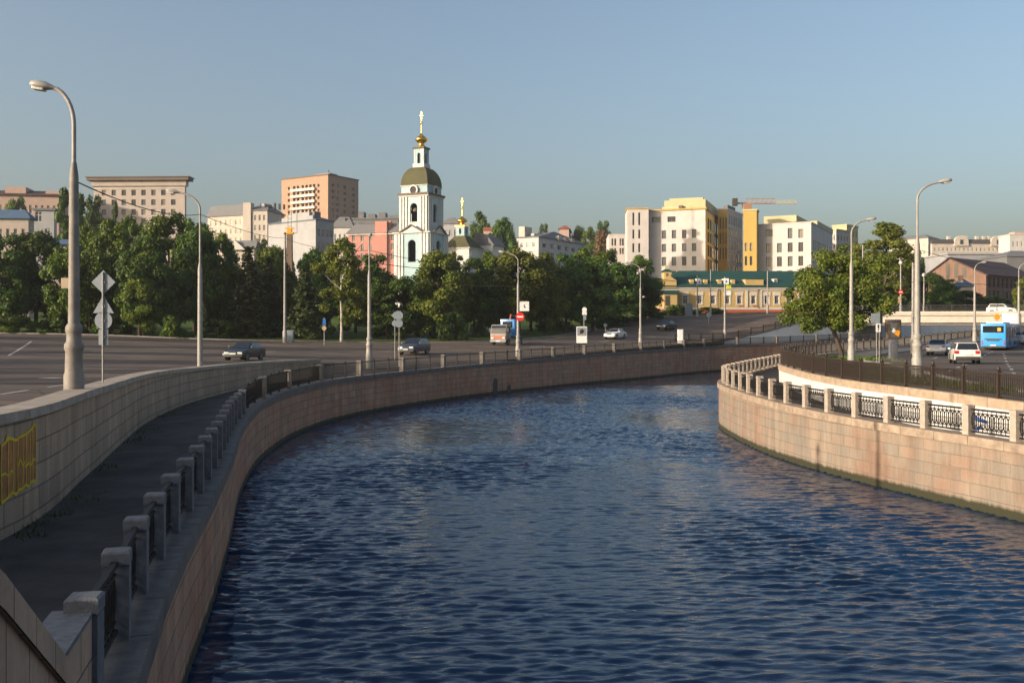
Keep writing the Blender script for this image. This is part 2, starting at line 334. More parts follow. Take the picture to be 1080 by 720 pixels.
# ground boundary along the water: left, then right
LI = offset(LW, .55)
i0 = np.argmax(LI[:,1] > 97); i1 = np.argmax(LI[:,0] > 30.5)
RTb = offset(RT, .25)
mid = crom([tuple(RTb[-1]), (-12.6,85.4,-2.5), (-8.5,91.2,-2.7), (-4.6,94.6,-2.75), tuple(LI[i0])], .8)[1:-1]
GBL = [tuple(p[:2]) for p in RTb] + [tuple(p[:2]) for p in mid] + [tuple(p[:2]) for p in LI[i0:i1]] + [tuple(p[:2]) for p in RA]
FNb = offset(FN, -.2)
GBR = [tuple(p[:2]) for p in FNb]
hole = np.array(GBL + GBR[::-1])
def inpoly(pts, poly):
    x, y = pts[:,0], pts[:,1]; ins = np.zeros(len(pts), bool); n = len(poly); j = n-1
    for i in range(n):
        xi, yi = poly[i]; xj, yj = poly[j]
        c = ((yi > y) != (yj > y)) & (x < (xj-xi)*(y-yi)/(yj-yi+1e-12)+xi); ins ^= c; j = i
    return ins
TREELINE = [(-300,120),(-120,123),(-64,124),(-40,124),(-24,125),(-12.7,128),(-4,131.5),(3,138),(7,148),(10.5,158),(15,170),(22,182),(25,190),(27,197.5)]
KERB_R = [(20.6,36),(20.9,44),(22.2,52),(24.2,62),(27.3,77),(33,90),(43.5,105),(58,123),(75,138.5),(95,150)]
KR = [tuple(p[:2]) for p in crom([(a,b,0) for a,b in KERB_R], 1.5)]
TL = [tuple(p[:2]) for p in crom([(a,b,0) for a,b in TREELINE], 2.5)]
ISL = [(19.6,38),(21.2,52),(23.4,62),(24.6,70),(22.2,74),(19.5,68),(18.0,62),(17.6,54),(18.2,46),(18.9,40)]   # lawn behind the fence
def densify(p, st, close=False):
    out = []; q = p + [p[0]] if close else p
    for a, b in zip(q[:-1], q[1:]):
        n = max(1, int(math.dist(a,b)/st))
        out += [(a[0]+(b[0]-a[0])*k/n, a[1]+(b[1]-a[1])*k/n) for k in range(n)]
    if not close: out.append(p[-1])
    return out
verts = []; edges = []
def addline(p, close):
    i = len(verts); verts.extend([Vector(q[:2]) for q in p]); n = len(p)
    edges.extend([(i+k, i+k+1) for k in range(n-1)])
    if close: edges.append((i+n-1, i))
addline([tuple(p) for p in hole], True); addline(TL, False); addline(KR, False); addline(densify(ISL, 2, True), True)
gx = [(x,y) for x in np.arange(-110,131,3.5) for y in np.arange(-12,262,3.5)]
gx += [(x,y) for x in np.arange(-600,601,30) for y in np.arange(-200,801,30) if not (-112<x<132 and -14<y<264)]
gx += [(x,y) for x in np.arange(-4000,4001,500) for y in np.arange(-2000,6001,500) if not (-620<x<620 and -220<y<820)]
verts += [Vector((x+rnd.uniform(-.3,.3), y+rnd.uniform(-.3,.3))) for x,y in gx]
cv, ce, cf, *_ = geometry.delaunay_2d_cdt(verts, edges, [], 0, 1e-4)
cva = np.array([tuple(v) for v in cv]); cfa = np.array([f[:3] for f in cf])
cen = cva[cfa].mean(axis=1)
cz = hrel(cva) + CZ
keep = ~inpoly(cen, hole)
left = cen[:,0] < 0.5*(np.interp(cen[:,1], LW[:,1], LW[:,0]) + np.interp(cen[:,1], RW[:,1], RW[:,0]))
left |= (cen[:,1] > 195) & (cen[:,0] < 400)
road_l = np.array(TL + [(62,197.5),(62,165),(42,146),(24,126),(4,90),(-6,80),(-6,-60),(-300,-60)])
road_r = np.array(KR + [(140,190),(260,190),(260,-60),(22,-60),(20.6,20)])
cls = np.zeros(len(cen), int)
cls[inpoly(cen, road_l) & left] = 1
cls[inpoly(cen, road_r) & ~left] = 1
pav = np.array([(17,36)] + KR + [(95,160),(60,140),(30,104),(14,64)])
cls[inpoly(cen, pav) & ~left & (cls == 0)] = 2
cls[inpoly(cen, np.array(ISL))] = 3
lawn = np.array(TL + [(27,250),(-300,250)])
cls[inpoly(cen, lawn) & left & (cls == 0)] = 3
V3 = np.column_stack([cva, cz])
BVH = BVHTree.FromPolygons([Vector(v) for v in V3], [tuple(int(i) for i in f) for f, k in zip(cfa, keep) if k])
def zg(x, y):
    h = BVH.ray_cast(Vector((x, y, 200)), Vector((0,0,-1)))
    return h[0].z if h[0] is not None else float(hrel((x,y))[0]) + CZ
for nm, k, mt in (('ground',0,'earth'),('road',1,'asphalt'),('pavement',2,'pavement'),('lawn',3,'grass')):
    sel = cfa[keep & (cls == k)]; u, inv = np.unique(sel, return_inverse=True)
    me = bpy.data.meshes.new(nm); me.from_pydata(V3[u].tolist(), [], inv.reshape(-1,3).tolist()); me.materials.append(M[mt]); me.shade_smooth()
    bm = bmesh.new(); bm.from_mesh(me)
    for f in bm.faces:
        if f.normal.z < 0: f.normal_flip()
    bm.to_mesh(me); bm.free()
    struct(link(nm, me))

# riverside paths below the road walls
def strip(name, A, B, m, flip=False, rows=5):
    n = len(A); b = MB()
    for i in range(n):
        for j in range(rows+1): b.v.append(tuple(np.array(A[i])*(1-j/rows)+np.array(B[i])*(j/rows)))
    for i in range(n-1):
        for j in range(rows):
            a = i*(rows+1)+j; b.idx((a, a+1, a+rows+2, a+rows+1))
    return struct(b.build(name, m, None, 30))
def resample(pl, n):
    pl = np.array(pl, float); s = arclen(pl); return np.array([at_s(pl, s, t) for t in np.linspace(0, s[-1], n)])
# left walk: pair boundary points with nearest point on the wall's inner edge
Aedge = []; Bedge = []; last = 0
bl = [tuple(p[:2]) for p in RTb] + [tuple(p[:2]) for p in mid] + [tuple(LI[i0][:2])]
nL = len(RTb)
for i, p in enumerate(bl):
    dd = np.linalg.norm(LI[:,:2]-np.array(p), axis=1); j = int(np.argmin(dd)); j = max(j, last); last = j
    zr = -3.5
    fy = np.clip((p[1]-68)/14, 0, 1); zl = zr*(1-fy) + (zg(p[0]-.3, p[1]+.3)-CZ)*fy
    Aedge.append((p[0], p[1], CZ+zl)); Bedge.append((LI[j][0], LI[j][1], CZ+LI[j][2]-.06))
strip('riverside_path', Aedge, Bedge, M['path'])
# right walk
FI = offset(FN, .12); RI = offset(RW, -.5); Aedge = []; Bedge = []; last = 0
for i in range(len(FI)):
    p = FI[i]; dd = np.linalg.norm(RI[:,:2]-p[:2], axis=1); j = max(int(np.argmin(dd)), last); last = j
    dz = .60-.50*np.clip((p[1]-48)/14,0,1); Aedge.append((p[0], p[1], CZ+RI[j][2]-dz)); Bedge.append((RI[j][0], RI[j][1], CZ+RI[j][2]-dz))
strip('riverside_path', Aedge, Bedge, M['path'])
# quay below the bridge ramp
RAf = RA.copy(); Aedge = []; Bedge = []; last = 0
for p in RAf:
    dd = np.linalg.norm(LI[:,:2]-p[:2], axis=1); j = max(int(np.argmin(dd)), last); last = j
    Aedge.append((p[0], p[1], CZ+LI[j][2]+.05)); Bedge.append((LI[j][0], LI[j][1], CZ+LI[j][2]-.06))
strip('riverside_path', Aedge, Bedge, M['path'])

# ------------------------------------------------------------------ water: real waves as a sum of wave trains
def wavemesh(x0, x1, y0, y1, st):
    xs = np.arange(x0, x1+st/2, st); ys = np.arange(y0, y1+st/2, st); X, Y = np.meshgrid(xs, ys); Z = np.zeros_like(X)
    r = np.random.RandomState(4)
    for i in range(110):
        lam = .16*(4.8 ** (r.rand()**1.0)); ang = R(-90) + r.normal(0, .36 if lam < .32 else .22) + .10; k = 2*math.pi/lam
        amp = .0072*lam**1.0*(.6+.8*r.rand()); ph = r.rand()*6.28
        phase = k*(X*math.cos(ang)+Y*math.sin(ang))+ph + .8*np.sin(X*.31*r.rand()+Y*.17*r.rand()+ph)
        env = .65+.45*np.sin(X*.23*r.rand()+Y*.19*r.rand()+r.rand()*6)
        s = np.sin(phase); Z += amp*env*(s + .25*np.cos(2*phase))
    gust = np.zeros_like(X)
    for i in range(14): q = r.rand(4); gust += np.sin(X*(.05+.35*q[0])*(1 if q[3] > .5 else -1)+Y*(.04+.22*q[1])+q[2]*6.28)
    Z *= np.clip(1.0+.16*gust, .45, 1.7)
    n, mcol = X.shape
    me = bpy.data.meshes.new('water')
    co = np.column_stack([X.ravel(), Y.ravel(), Z.ravel()]); me.vertices.add(len(co)); me.vertices.foreach_set('co', co.ravel())
    ii = (np.arange(n-1)[:,None]*mcol + np.arange(mcol-1)[None]).ravel()
    q = np.column_stack([ii, ii+1, ii+mcol+1, ii+mcol]).astype(np.int32)
    me.loops.add(q.size); me.loops.foreach_set('vertex_index', q.ravel())
    me.polygons.add(len(q)); me.polygons.foreach_set('loop_start', np.arange(0, q.size, 4, dtype=np.int32))
    me.update(); me.validate(); me.shade_smooth(); return me
wm, wt, wb = newmat('river_water')
wb.inputs['Base Color'].default_value = (.002,.020,.060,1); wb.inputs['Roughness'].default_value = .03; wb.inputs['IOR'].default_value = 1.47; wb.inputs['Specular Tint'].default_value = (.74,.91,1,1)
wb.inputs['Specular IOR Level'].default_value = .5
tcn = wt.nodes.new('ShaderNodeTexCoord'); mpn = wt.nodes.new('ShaderNodeMapping'); mpn.inputs['Scale'].default_value = (.6, 1.6, 1); mpn.inputs['Rotation'].default_value = (0,0,R(8))
nn = wt.nodes.new('ShaderNodeTexNoise'); nn.inputs['Scale'].default_value = 4.5; nn.inputs['Detail'].default_value = 4; nn.inputs['Roughness'].default_value = .55
bun = wt.nodes.new('ShaderNodeBump'); bun.inputs['Strength'].default_value = .5; bun.inputs['Distance'].default_value = .034
wt.links.new(tcn.outputs['Object'], mpn.inputs[0]); wt.links.new(mpn.outputs[0], nn.inputs['Vector']); wt.links.new(nn.outputs['Fac'], bun.inputs['Height']); wt.links.new(bun.outputs[0], wb.inputs['Normal'])
me = wavemesh(-14, 30, 8, 44, .056); me.materials.append(wm); struct(link('water', me))
me = wavemesh(-14, 30, 44, 110, .10); me.materials.append(wm); struct(link('water', me))
me = wavemesh(-14, 90, 110, 190, .5); me.materials.append(wm); struct(link('water', me))
b = MB(); b.face([(-14,-60,0),(40,-60,0),(40,8,0),(-14,8,0)]); b.face([(30,8,0),(60,8,0),(60,110,0),(30,110,0)]); b.face([(90,110,0),(260,110,0),(260,260,0),(90,260,0)])
struct(b.build('water', wm))
b = MB(); b.face([(-40,-80,-2.6),(300,-80,-2.6),(300,300,-2.6),(-40,300,-2.6)]); struct(b.build('river_bed', M['earth']))

# ------------------------------------------------------------------ walls
def wallmesh(c, sl, s0, s1, zb, ztop_off, mt, thick, side, uvz=0.0, ztops=None):
    """face of a wall along line c; side=+1 face looks right of travel"""
    b = MB(); n = max(2, int((s1-s0)/.8)); prev = None
    for k in range(n+1):
        s = s0+(s1-s0)*k/n; p = at_s(c, sl, s); t = tang(c, sl, min(max(s, .35), sl[-1]-.35)); nx = np.array([-t[1], t[0]])*side
        zt = CZ + p[2] + ztop_off; z0 = zb
        f = (p[0], p[1]); bk = (p[0]+nx[0]*thick, p[1]+nx[1]*thick)
        cur = (f, bk, zt, s)
        if prev:
            (f0, b0, zt0, sa) = prev
            b.face([(f0[0],f0[1],z0),(f[0],f[1],z0),(f[0],f[1],zt),(f0[0],f0[1],zt0)], 0, [(sa,z0-uvz),(s,z0-uvz),(s,zt-uvz),(sa,zt0-uvz)])
            b.face([(b0[0],b0[1],z0),(bk[0],bk[1],z0),(bk[0],bk[1],zt),(b0[0],b0[1],zt0)], 0, [(sa,z0),(s,z0),(s,zt),(sa,zt0)])
            b.face([(f0[0],f0[1],zt0),(f[0],f[1],zt),(bk[0],bk[1],zt),(b0[0],b0[1],zt0)], 0, [(sa,0),(s,0),(s,.3),(sa,.3)])
        else:
            b.face([(f[0],f[1],z0),(bk[0],bk[1],z0),(bk[0],bk[1],zt),(f[0],f[1],zt)], 0, [(0,z0),(thick,z0),(thick,zt),(0,zt)])
        prev = cur
    f, bk, zt, s = prev
    b.face([(f[0],f[1],z0),(bk[0],bk[1],z0),(bk[0],bk[1],zt),(f[0],f[1],zt)], 0, [(0,z0),(thick,z0),(thick,zt),(0,zt)])
    return b
def slabrow(c, sl, s0, s1, off0, off1, side, zlo, zhi, length, gap=.012, jit=.006):
    """row of separate stones along a line, lying off0..off1 metres behind the face"""
    b = MB(); s = s0
    while s < s1-.05:
        e = min(s+length*rnd.uniform(.92,1.08), s1); q = []
        for t_, o_ in ((s+gap,off0),(e-gap,off0),(e-gap,off1),(s+gap,off1)):
            p = at_s(c, sl, t_); tt = tang(c, sl, min(max(t_, .35), sl[-1]-.35)); nx = np.array([-tt[1], tt[0]])*side
            q.append((p[0]+nx[0]*o_, p[1]+nx[1]*o_, CZ+p[2]))
        j = rnd.uniform(-jit, jit)
        lo = [(a,b_,z+zlo) for a,b_,z in q]; hi = [(a,b_,z+zhi+j) for a,b_,z in q]; cz_ = .02
        i = b.vs(lo+hi)
        for f in ((3,2,1,0),(4,5,6,7),(0,1,5,4),(1,2,6,5),(2,3,7,6),(3,0,4,7)): b.idx([i+k for k in f])
        s = e
    return b
EW = thing('embankment_wall', 'long curving dark granite river wall on the left bank, in shade', 'wall', (0,0,0))
wallmesh(LW, LWs, 0, LWs[-1], -2.5, -.30, None, .5, 1).build('wall', M['wall_left'], EW)
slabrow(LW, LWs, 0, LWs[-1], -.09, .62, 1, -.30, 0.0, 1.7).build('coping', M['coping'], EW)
ER = thing('embankment_wall', 'sunlit pink granite river wall on the right bank, rounding the bend', 'wall', (0,0,0))
wallmesh(RW, RWs, 0, RWs[-1], -2.5, -.30, None, .5, -1).build('wall', M['wall_right'], ER)
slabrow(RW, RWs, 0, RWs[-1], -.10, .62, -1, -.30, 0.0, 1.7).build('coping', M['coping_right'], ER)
RTW = thing('retaining_wall', 'pale limestone block wall with yellow graffiti between left path and road', 'wall', (0,0,0))
wallmesh(RT, RTs, 0, RTs[-1], CZ-4.0, -.17, None, .5, 1).build('wall', M['retaining'], RTW)
slabrow(RT, RTs, 0, RTs[-1], -.07, .62, 1, -.17, 0.0, 1.5).build('coping', M['cap_stone'], RTW)
WW = thing('retaining_wall', 'low white painted wall with sandstone coping under the right bank fence', 'wall', (0,0,0))
wb_ = wallmesh(FN, FNs, 0, FNs[-1], CZ-4.4, -.36, None, .4, -1); wb_.build('wall', M['white_wall'], WW)
slabrow(FN, FNs, 0, FNs[-1], -.06, .55, -1, -.36, 0.0, 1.9).build('coping', M['tan_coping'], WW)
RWL = thing('ramp_wall', 'pale grey wedge wall rising under the road to the bridge', 'wall', (0,0,0))
RAs = arclen(RA)
wallmesh(RA, RAs, 0, RAs[-1], CZ-2.6, .12, None, .4, 1).build('wall', M['ramp'], RWL)
slabrow(RA, RAs, 0, RAs[-1], -.06, .5, 1, .12, .26, 2.0).build('coping', M['coping'], RWL)

# graffiti on the retaining wall: orange strokes with yellow outlines
def wpt(s, h, off=.006):
    p = at_s(RT, RTs, s); t = tang(RT, RTs, s); return (p[0]+t[1]*off, p[1]-t[0]*off, CZ+h)
def s_for_px(px):
    ss = np.linspace(24, RTs[-1], 2000); q = np.array([at_s(RT, RTs, s) for s in ss]); x = 540+F*q[:,0]/q[:,1]; return float(np.interp(px, x, ss))
sA, sB = s_for_px(1.0), s_for_px(37.5); gl = sB-sA
def gh(u, py): # heights from pixel rows at fraction u
    p = at_s(RT, RTs, sA+u*gl); return (350-py)/F*p[1]
top = [470,466,462,463,464,461,459,458,455,453,448,449]; bot = [530,527,523,519,521,516,515,511,513,508,507,506]
bo = MB(); by = MB(); n = len(top)-1
for i in range(n):
    u0, u1 = i/n, (i+1)/n
    bo.face([wpt(sA+u0*gl, gh(u0,bot[i])), wpt(sA+u1*gl, gh(u1,bot[i+1])), wpt(sA+u1*gl, gh(u1,top[i+1])), wpt(sA+u0*gl, gh(u0,top[i]))])
def gline(pts, wd=.036):
    for (u0,a),(u1,b_) in zip(pts[:-1], pts[1:]):
        A = Vector(wpt(sA+u0*gl, gh(u0,a), .013)); B = Vector(wpt(sA+u1*gl, gh(u1,b_), .013)); d = (B-A).normalized(); t = tang(RT, RTs, sA+u0*gl)
        nr = Vector((t[1],-t[0],0)); sd_ = d.cross(nr).normalized()*wd/2
        by.face([A-sd_-d*.01, B-sd_+d*.01, B+sd_+d*.01, A+sd_-d*.01])
for i in range(n):
    gline([(i/n,top[i]),((i+1)/n,top[i+1])], .05); gline([(i/n,bot[i]),((i+1)/n,bot[i+1])], .055)
for u, j in ((0,0),(.16,0),(.29,1),(.42,0),(.55,1),(.66,0),(.78,1),(.88,0),(1,0)):
    k = u*n; i = min(int(k), n-1); f = k-i
    gline([(u, top[i]*(1-f)+top[i+1]*f-2), (u+.012*(1 if j else -1), (top[i]+bot[i])/2), (u, bot[i]*(1-f)+bot[i+1]*f)])
for pts in ([(0,501),(.08,499),(.16,502),(.22,496),(.3,498)], [(.4,494),(.48,484),(.56,492),(.62,486)], [(.62,492),(.74,488),(.8,491),(.9,484),(1,485)], [(.1,463),(.14,459),(.2,463)], [(.86,455),(.9,446),(.95,450)]): gline(pts, .04)
gr = bo.build('graffiti', M['graf_or'], RTW, fix=False); by.build('outline', M['graf_ye'], gr, fix=False)

# blue strokes of paint on the white wall behind the right balustrade
b = MB()
for s_, hh, ln, up_ in ((0,.30,.9,.1),(.15,.55,.6,-.15),(1.1,.35,.7,.2),(4.6,.3,.8,.1),(4.9,.5,.5,-.2),(8.5,.35,.7,.15)):
    sb = float(np.interp(33.2, FN[:60,1], FNs[:60]))+s_
    q = []
    for ds, dh in ((0,0),(ln,up_),(ln,up_+.16),(0,.14)):
        p = at_s(FN, FNs, sb+ds); tt = tang(FN, FNs, sb+ds); q.append((p[0]-tt[1]*.008, p[1]+tt[0]*.008, CZ+p[2]-.36-hh-.35+dh))
    b.face(q)
b.build('graffiti', mat('graffiti_blue', (.03,.09,.32), .6, .2, 6), WW, fix=False)
# kerbs
def kerb(line, name, label, wd=.18, h=.13):
    b = MB(); pl = np.array([(x,y,0) for x,y in line]); sl = arclen(pl); s = 0
    while s < sl[-1]-.1:
        e = min(s+1.6, sl[-1]); a = at_s(pl, sl, s+.01); c = at_s(pl, sl, e-.01)
        b.bar((a[0],a[1],zg(a[0],a[1])+h/2-.05), (c[0],c[1],zg(c[0],c[1])+h/2-.05), wd, h+.1); s = e
    return struct(b.build(name, M['kerb']))
kerb([p for p in TL if -110 < p[0]], 'kerb', '')
kerb(KR, 'kerb', '')

# road paint
def paintline(b, pts, wd, lift=.012):
    for a, c in zip(pts[:-1], pts[1:]):
        d = Vector((c[0]-a[0], c[1]-a[1])); L_ = d.length; d.normalize(); nn_ = Vector((-d.y, d.x))*wd/2; k = max(1, int(L_/1.0))
        for i in range(k):
            q = []
            for t, sgn in ((i/k,-1),((i+1)/k,-1),((i+1)/k,1),(i/k,1)):
                x = a[0]+(c[0]-a[0])*t+nn_.x*sgn; y = a[1]+(c[1]-a[1])*t+nn_.y*sgn; q.append((x,y,zg(x,y)+lift))
            b.face(q)
b = MB()
def ground_hit(px, py):
    d = Vector((K(px), 1, (350-py)/F)); h = BVH.ray_cast(Vector((0,0,CZ)), d); return (h[0].x, h[0].y) if h[0] is not None else None
def dash(pl, on, off, wd):
    pl = np.array([(x,y,0) for x,y in pl if True]); sl = arclen(pl); s = 0
    while s+on < sl[-1]:
        k = [at_s(pl, sl, s+on*j/2)[:2] for j in range(3)]; paintline(b, k, wd); s += on+off
lane = lambda pts: [q for q in (ground_hit(*p) for p in pts) if q]
dash(lane([(4,367),(60,369),(150,371),(240,372),(310,370),(400,368),(480,366)]), 3.0, 5.0, .2)
dash(lane([(0,416),(60,407),(110,401)]), 3.0, 2.5, .18)
dash(lane([(90,362),(180,363),(260,364),(340,363),(430,362)]), 3.0, 6.0, .2)
paintline(b, lane([(9,375),(33,360)]), .2)
paintline(b, lane([(46,399),(64,398.4)]), .9)
dash(lane([(560,366),(620,362),(680,356),(730,350)]), 3.0, 5.0, .2)
dash(lane([(1070,395),(1062,383),(1058,372)]), 2.5, 4, .18); dash(lane([(985,378),(1010,371),(1030,365)]), 2.5, 4, .18)
dash(lane([(1000,392),(1030,380),(1048,370)]), 2.5, 4, .18)
struct(b.build('road_marking', M['marking'], None, fix=False))

# ------------------------------------------------------------------ railings
def bevel(me, wd, seg=2, ang=30):
    bm = bmesh.new(); bm.from_mesh(me); bmesh.ops.remove_doubles(bm, verts=bm.verts, dist=1e-5)
    es = [e for e in bm.edges if len(e.link_faces) == 2 and e.calc_face_angle(0) > R(ang)]
    bmesh.ops.bevel(bm, geom=es, offset=wd, segments=seg, affect='EDGES', profile=.6); bm.to_mesh(me); bm.free()
    me.shade_smooth(); me.set_sharp_from_angle(angle=R(40)); return me
def post_mesh(m, wd=.285, h=1.0):
    b = MB(); q = wd/2
    b.box(-q,-q,-.1,q,q,h-.17); b.box(-q+.015,-q+.015,h-.17,q-.015,q-.015,h-.15)
    b.box(-q-.008,-q-.008,h-.15,q+.008,q+.008,h-.02); b.lathe([(q+.008,h-.02),(q-.015,h)], sq=True)
    return b.mesh('granite_post', m)
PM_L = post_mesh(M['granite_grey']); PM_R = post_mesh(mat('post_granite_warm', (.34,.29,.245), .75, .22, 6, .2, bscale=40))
def ring(b, cx, cz, rx, rz, r=.012, n=14, m=0):
    for k in range(n):
        a, c = 2*math.pi*k/n, 2*math.pi*(k+1)/n
        b.bar((cx+rx*math.cos(a),0,cz+rz*math.sin(a)), (cx+rx*math.cos(c),0,cz+rz*math.sin(c)), .03, r*2, m, up=(0,1,0))
def panel_ovals(Lp):
    b = MB(); b.box(0,-.035,.84,Lp,.035,.90); b.box(0,-.02,.74,Lp,.02,.77); b.box(0,-.03,.10,Lp,.03,.15); b.box(0,-.02,.22,Lp,.02,.245)
    n = 9; p = Lp/n
    for k in range(n):
        c = (k+.5)*p; ring(b, c, .49, p*.54, .25, .009); b.box(c-.006,-.01,.77,c+.006,.01,.84)
        b.box(c-.007,-.012,.245,c+.007,.012,.74)
        b.box(c-.01,-.01,.15,c+.01,.01,.22)
    return b.mesh('iron_panel', M['iron'])
def panel_bars(Lp, h=.95, n=None, r=.011, m='iron', mid=None, top=.045):
    b = MB(); b.box(0,-.03,h-.05,Lp,.03,h-.05+top); b.box(0,-.02,.10,Lp,.02,.14)
    if mid: b.box(0,-.015,mid,Lp,.015,mid+.03)
    n = n or int(Lp/.125)
    for k in range(n):
        x = (k+.5)*Lp/n; b.box(x-r,-r,.14,x+r,r,h-.05)
    return b.mesh('iron_panel', M[m])
def on_line(c, sl, s, side, off):
    p = at_s(c, sl, s); t = tang(c, sl, s); return (p[0]-t[1]*side*off, p[1]+t[0]*side*off, CZ+p[2]), math.atan2(t[1], t[0])
def place_panel(me, A, B, parent, L0, name='iron_panel', zoff=0.0, trim=.16):
    A = Vector(A); B = Vector(B); d = B-A; d2 = Vector((d.x,d.y,0)); l = d2.length
    o = link(name, me, parent); u = d2/l; slope = d.z/l
    o.matrix_local = Matrix(((u.x*(l-2*trim)/L0, -u.y, 0, A.x+u.x*trim), (u.y*(l-2*trim)/L0, u.x, 0, A.y+u.y*trim), (slope*(l-2*trim)/L0, 0, 1, A.z+zoff+slope*trim), (0,0,0,1)))
    return o
def put(me, name, parent, loc, rz):
    o = link(name, me, parent); o.location = loc; o.rotation_euler = (0,0,rz); return o
def s_at_y(c, sl, y): return float(np.interp(y, c[:np.argmax(c[:,1])+1,1], sl[:np.argmax(c[:,1])+1]))

PAN_O = panel_ovals(1.85)
# left bank: close granite posts, then far apart with thin iron ones between
BL = thing('balustrade', 'shaded iron railing between granite posts along the left river wall', 'railing')
s = s_at_y(LW, LWs, 9.35); pts = []
while at_s(LW, LWs, s)[1] < 41.5: pts.append(s); s += 2.02
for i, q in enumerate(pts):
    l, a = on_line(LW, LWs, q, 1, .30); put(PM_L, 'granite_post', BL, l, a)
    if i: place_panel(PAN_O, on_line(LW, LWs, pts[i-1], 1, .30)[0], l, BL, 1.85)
far = [pts[-1]]; s = far[-1]
send = LWs[np.argmax(LW[:,0] > 62)]
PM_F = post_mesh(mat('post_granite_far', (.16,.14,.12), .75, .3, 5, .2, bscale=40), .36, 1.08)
PAN_B = panel_bars(2.5, .98, 13, .011, 'iron', .30, .055); PAN_D = panel_bars(2.5, 1.0, 22, .013, 'iron', .35, .06)
ip = MB(); ip.box(-.05,-.05,-.05,.05,.05,1.02); ip.lathe([(.065,1.02),(.065,1.06),(.02,1.12)], n=8); IP = ip.mesh('iron_post', M['iron'])
k = 0; prevl = on_line(LW, LWs, pts[-1], 1, .30)[0]
while s + 2.55 < send:
    s += 2.55; k += 1; l, a = on_line(LW, LWs, s, 1, .30)
    put(PM_F if k % 3 == 0 else IP, 'granite_post' if k % 3 == 0 else 'iron_post', BL, l, a)
    place_panel(PAN_D if l[0] > 27 or l[1] < 66 else PAN_B, prevl, l, BL, 2.5, trim=.08); prevl = l
# right bank
BR = thing('balustrade', 'sunlit granite posts with oval pattern iron panels on the right river wall', 'railing')
ss = np.linspace(8, RWs[-1], 3000); px_ = np.array([540+F*on_line(RW, RWs, q, -1, .30)[0][0]/on_line(RW, RWs, q, -1, .30)[0][1] if on_line(RW, RWs, q, -1, .30)[0][1] > 20 else 9e3 for q in ss])
s0 = ss[np.argmax(px_ < 1072.8)] - 2*2.16; prevl = None
while s0 < s_at_y(RW, RWs, 135):
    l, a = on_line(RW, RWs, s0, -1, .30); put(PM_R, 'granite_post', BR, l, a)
    if prevl: place_panel(PAN_O, prevl, l, BR, 1.85)
    prevl = l; s0 += 2.16
# upper fence on the white wall
FE = thing('fence', 'dark iron picket fence with ball finials above the white wall', 'fence')
fp = MB(); fp.box(-.065,-.065,-.05,.065,.065,1.0); fp.box(-.085,-.085,1.0,.085,.085,1.04); fp.lathe([(.03,1.04),(.065,1.08),(.075,1.12),(.05,1.17),(.012,1.23)], n=10); fp.box(-.09,-.09,-.02,.09,.09,.14)
FP = fp.mesh('iron_post', M['iron_brown'], 40); FPAN = panel_bars(2.1, .98, 20, .015, 'iron_brown', .80, .05)
s0 = s_at_y(FN, FNs, 20); prevl = None; cnt = 0
while s0 < FNs[-1]-3 and cnt < 76:
    l, a = on_line(FN, FNs, s0, -1, .18); put(FP, 'iron_post', FE, l, a); cnt += 1
    if prevl: place_panel(FPAN, prevl, l, FE, 2.1, trim=.06)
    prevl = l; s0 += 2.2
# railing on the ramp
RR = thing('fence', 'dark railing climbing along the ramp towards the bridge', 'fence')
s0 = .3; prevl = None
while s0 < np.interp(66, RA[:,0], RAs):
    l, a = on_line(RA, RAs, s0, 1, .25); l = (l[0], l[1], l[2]+.26); put(IP, 'iron_post', RR, l, a)
    if prevl: place_panel(PAN_D, prevl, l, RR, 2.5, trim=.06)
    prevl = l; s0 += 2.55
# railing at the road's edge running up to the ramp
RE = thing('fence', 'dark road railing behind the river railing left of the ramp', 'fence')
q = [(23.5,143.5),(26.0,146.3),(28.2,148.6),(30.4,150.6),(32.4,152.4)]
for i, (x,y) in enumerate(q):
    put(IP, 'iron_post', RE, (x,y,zg(x,y)), 0)
    if i: place_panel(PAN_D, (q[i-1][0],q[i-1][1],zg(*q[i-1])), (x,y,zg(x,y)), RE, 2.5, trim=.06)
